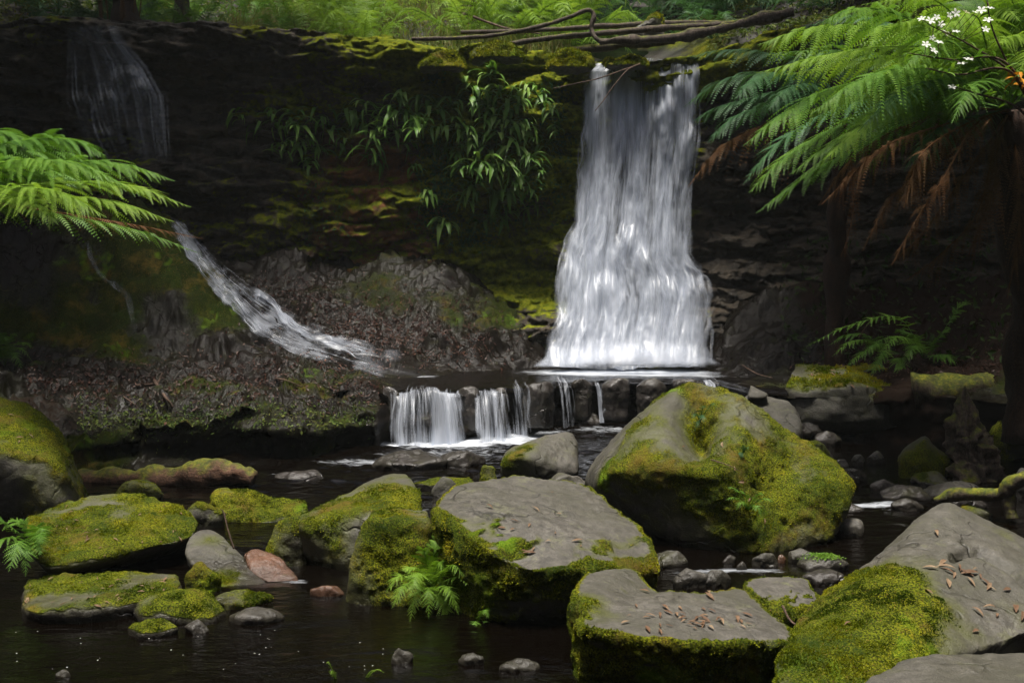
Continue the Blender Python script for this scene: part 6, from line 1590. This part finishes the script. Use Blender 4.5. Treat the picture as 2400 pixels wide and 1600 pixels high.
# fern plants on the hillside: a few leaf shapes shared by all
FR = []
for k in range(4):
    L = 1.0; rise = (.55, .35, .75, .2)[k]; fall = (.1, .0, .45, -.15)[k]
    FR.append(frond_mesh('frond', [(0, 0, 0), (.3, 0, rise * .6), (.68, .02, rise), (1.0, 0, fall)], width=.22, npin=24, npl=9, seed=300 + k, hang=.35, stalk=.008))
FRM = {}
for mk in ('fern_lit', 'fern', 'fern_cool'):
    for k in range(4):
        m = FR[k].copy(); m.name = 'frond'; m.materials.append(M[mk]); FRM[mk, k] = m
def hill_fern(x, y, s, mk, nf, label, group, seed, dz=0.0, lean=0.0):
    r = random.Random(seed)
    z = float(hill_h(np.array([x]), np.array([y]))[0])
    root = thing('fern', label, 'fern', (x, y, z + dz), group)
    for k in range(nf):
        o = link('frond', FRM[mk, r.randrange(4)], None, root)
        o.rotation_euler = (r.uniform(-.2, .2), r.uniform(-.45, .2) - lean, k / nf * 6.283 + r.uniform(-.3, .3))
        q = s * r.uniform(.75, 1.15); o.scale = (q, q, q)
r = random.Random(77); k = 0
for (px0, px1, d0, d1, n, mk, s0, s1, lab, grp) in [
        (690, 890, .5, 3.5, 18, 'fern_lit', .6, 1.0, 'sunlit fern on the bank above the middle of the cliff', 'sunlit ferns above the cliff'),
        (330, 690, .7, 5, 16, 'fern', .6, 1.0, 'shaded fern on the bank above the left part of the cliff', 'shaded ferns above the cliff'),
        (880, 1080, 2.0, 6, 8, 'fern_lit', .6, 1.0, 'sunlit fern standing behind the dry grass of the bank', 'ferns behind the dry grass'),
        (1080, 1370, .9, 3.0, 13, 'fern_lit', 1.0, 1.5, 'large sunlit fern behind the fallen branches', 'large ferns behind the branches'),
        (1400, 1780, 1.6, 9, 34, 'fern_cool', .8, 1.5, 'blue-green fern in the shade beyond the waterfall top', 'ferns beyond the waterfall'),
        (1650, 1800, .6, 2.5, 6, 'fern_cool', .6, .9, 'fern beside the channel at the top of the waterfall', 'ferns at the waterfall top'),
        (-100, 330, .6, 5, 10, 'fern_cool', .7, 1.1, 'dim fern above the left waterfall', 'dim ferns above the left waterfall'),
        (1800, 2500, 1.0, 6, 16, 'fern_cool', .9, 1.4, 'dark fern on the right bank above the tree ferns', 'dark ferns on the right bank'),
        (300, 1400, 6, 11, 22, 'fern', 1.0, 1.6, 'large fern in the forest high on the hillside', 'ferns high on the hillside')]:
    for i in range(n):
        k += 1
        dd = r.uniform(d0, d1); px = r.uniform(px0, px1)
        y = 15.0 + dd
        for _ in range(3):
            x = (px - CXP) / FPX * y; y = float(cliff_front(np.array([x]))[0]) + .3 + dd
        hill_fern(x, y, r.uniform(s0, s1), mk, 9, lab, grp, k)

# ------------------------------------------------------------------ trees added round the gully to shade it and close off the sky
def shade_tree(x, y, z0, h, rad, label, seed, leaves=4200, lean=(0, 0), cz=.75, flat=.55, lsize=.3):
    r = np.random.default_rng(seed); base = (x, y, z0)
    root = thing('shade_tree', label, 'tree', base, 'added shade trees round the gully')
    top = np.array([x + lean[0], y + lean[1], z0 + h]); b = np.array(base)
    mid = (b + top) / 2 + r.normal(0, .3, 3)
    path = cr_line([b - (0, 0, .6), b + (0, 0, h * .2), mid, top], 30)
    link('trunk', tube_mesh('trunk', path, np.linspace(.03 * h, .008 * h, 30), base, sides=12, rough=.3), M['bark_moss'], root)
    C = top + np.array([0, 0, -h * (1 - cz) * .5])
    Vs, Fs, n = [], [], 0
    cl = []
    for k in range(16):
        v = unit(r.normal(0, 1, 3)) * np.array([1, 1, flat]) * rad * r.uniform(.35, .95); c = C + v; cl.append(c)
        V, F, _ = tube(cr_line([path[r.integers(16, 27)], (C + c) / 2 + r.normal(0, .2, 3), c], 8), np.linspace(.05, .012, 8), 5, cap=False)
        Vs.append(V); Fs.append(F + n); n += len(V)
    me = mesh_np('branches', np.concatenate(Vs) - b, np.concatenate(Fs)); link('branches', me, M['bark'], root)
    cl = np.array(cl); idx = r.integers(0, len(cl), leaves)
    p = cl[idx] + r.normal(0, 1, (leaves, 3)) * np.array([.30, .30, .20]) * rad
    d = unit(r.normal(0, 1, (leaves, 3))); s = unit(np.cross(d, r.normal(0, 1, (leaves, 3)))); L = lsize * r.uniform(.6, 1.2, (leaves, 1))
    V = np.stack([p - d * L * .5, p - s * L * .22, p + d * L * .5, p + s * L * .22], 1).reshape(-1, 3)
    link('crown', mesh_np('crown', V - b, np.arange(leaves * 4).reshape(-1, 4), False), M['crown'], root)

SHADE_TREES = [(6.6, 12.6, 4.6, 5.4, 2.0, -2.2, -.8), (-3.6, -2.4, .6, 8, 3.0, .4, .2), (3.4, -2.8, .6, 8.5, 3.0, -.4, .3), (0.2, -4.2, 2.0, 8, 3.2, 0, .8), (-4.8, 16.2, 5.4, 5.4, 2.5, 0, -1.4), (-7.6, 12.0, 4.0, 5.6, 3.0, 1.2, -.3), (-7.4, 10.0, 2.6, 6.2, 2.6, 1.2, .6), (-9.0, 7.0, 3.0, 8, 3.2, .8, 0), (-8.5, 2.5, 2.5, 9, 3.2, 0, 0), (-5.5, -4.5, 2.0, 10, 3.5, 0, 0), (0.5, -7.0, 3.5, 10, 3.6, 0, 0), (6.0, -4.0, 2.0, 10, 3.5, 0, 0), (8.5, 2.5, 2.5, 9, 3.2, 0, 0), (9.0, 7.0, 3.0, 8, 3.0, 0, 0),
         (6.8, 13.6, 5.0, 4.8, 2.6, -.9, -1.2), (7.4, 11.0, 3.5, 5.6, 2.4, -.8, .2), (8.8, 13.5, 5.0, 6, 3.0, 0, 0), (5.5, 17.5, 6.2, 7, 3.0, 0, 0), (-2.5, 24.0, 9, 7, 3.4, 0, 0), (2.5, 25.0, 9.5, 7, 3.4, 0, 0), (8.0, 23.0, 9, 7, 3.4, 0, 0), (-7.5, 21.5, 8, 7, 3.4, 0, 0)]
for i, (x, y, z, h, rd, lx, ly) in enumerate(SHADE_TREES):
    shade_tree(x, y, z - .2, h, rd, 'tall tree added on the bank to shade the gully', 400 + i, lean=(lx, ly))

# ------------------------------------------------------------------ thin haze volume added to lift the dark tones
def dark_lift_haze():
    bm = bmesh.new(); bmesh.ops.create_cube(bm, size=1.0)
    bmesh.ops.scale(bm, vec=(60, 64, 24.5), verts=bm.verts); bmesh.ops.translate(bm, vec=(0, 10, 10.75), verts=bm.verts)
    me = bpy.data.meshes.new('haze'); bm.to_mesh(me); bm.free()
    m = bpy.data.materials.new('dark_lift_haze'); m.use_nodes = True; nt = m.node_tree; nt.nodes.clear()
    out = nt.nodes.new('ShaderNodeOutputMaterial'); v = nt.nodes.new('ShaderNodeVolumePrincipled')
    v.inputs['Color'].default_value = (0.90, 0.97, 0.95, 1); v.inputs['Density'].default_value = 0.0007
    nt.links.new(v.outputs[0], out.inputs['Volume'])
    o = stuff('haze', me, m, 'thin haze added through the whole gully to lift its dark tones', 'haze')
    o.display_type = 'WIRE'
dark_lift_haze()
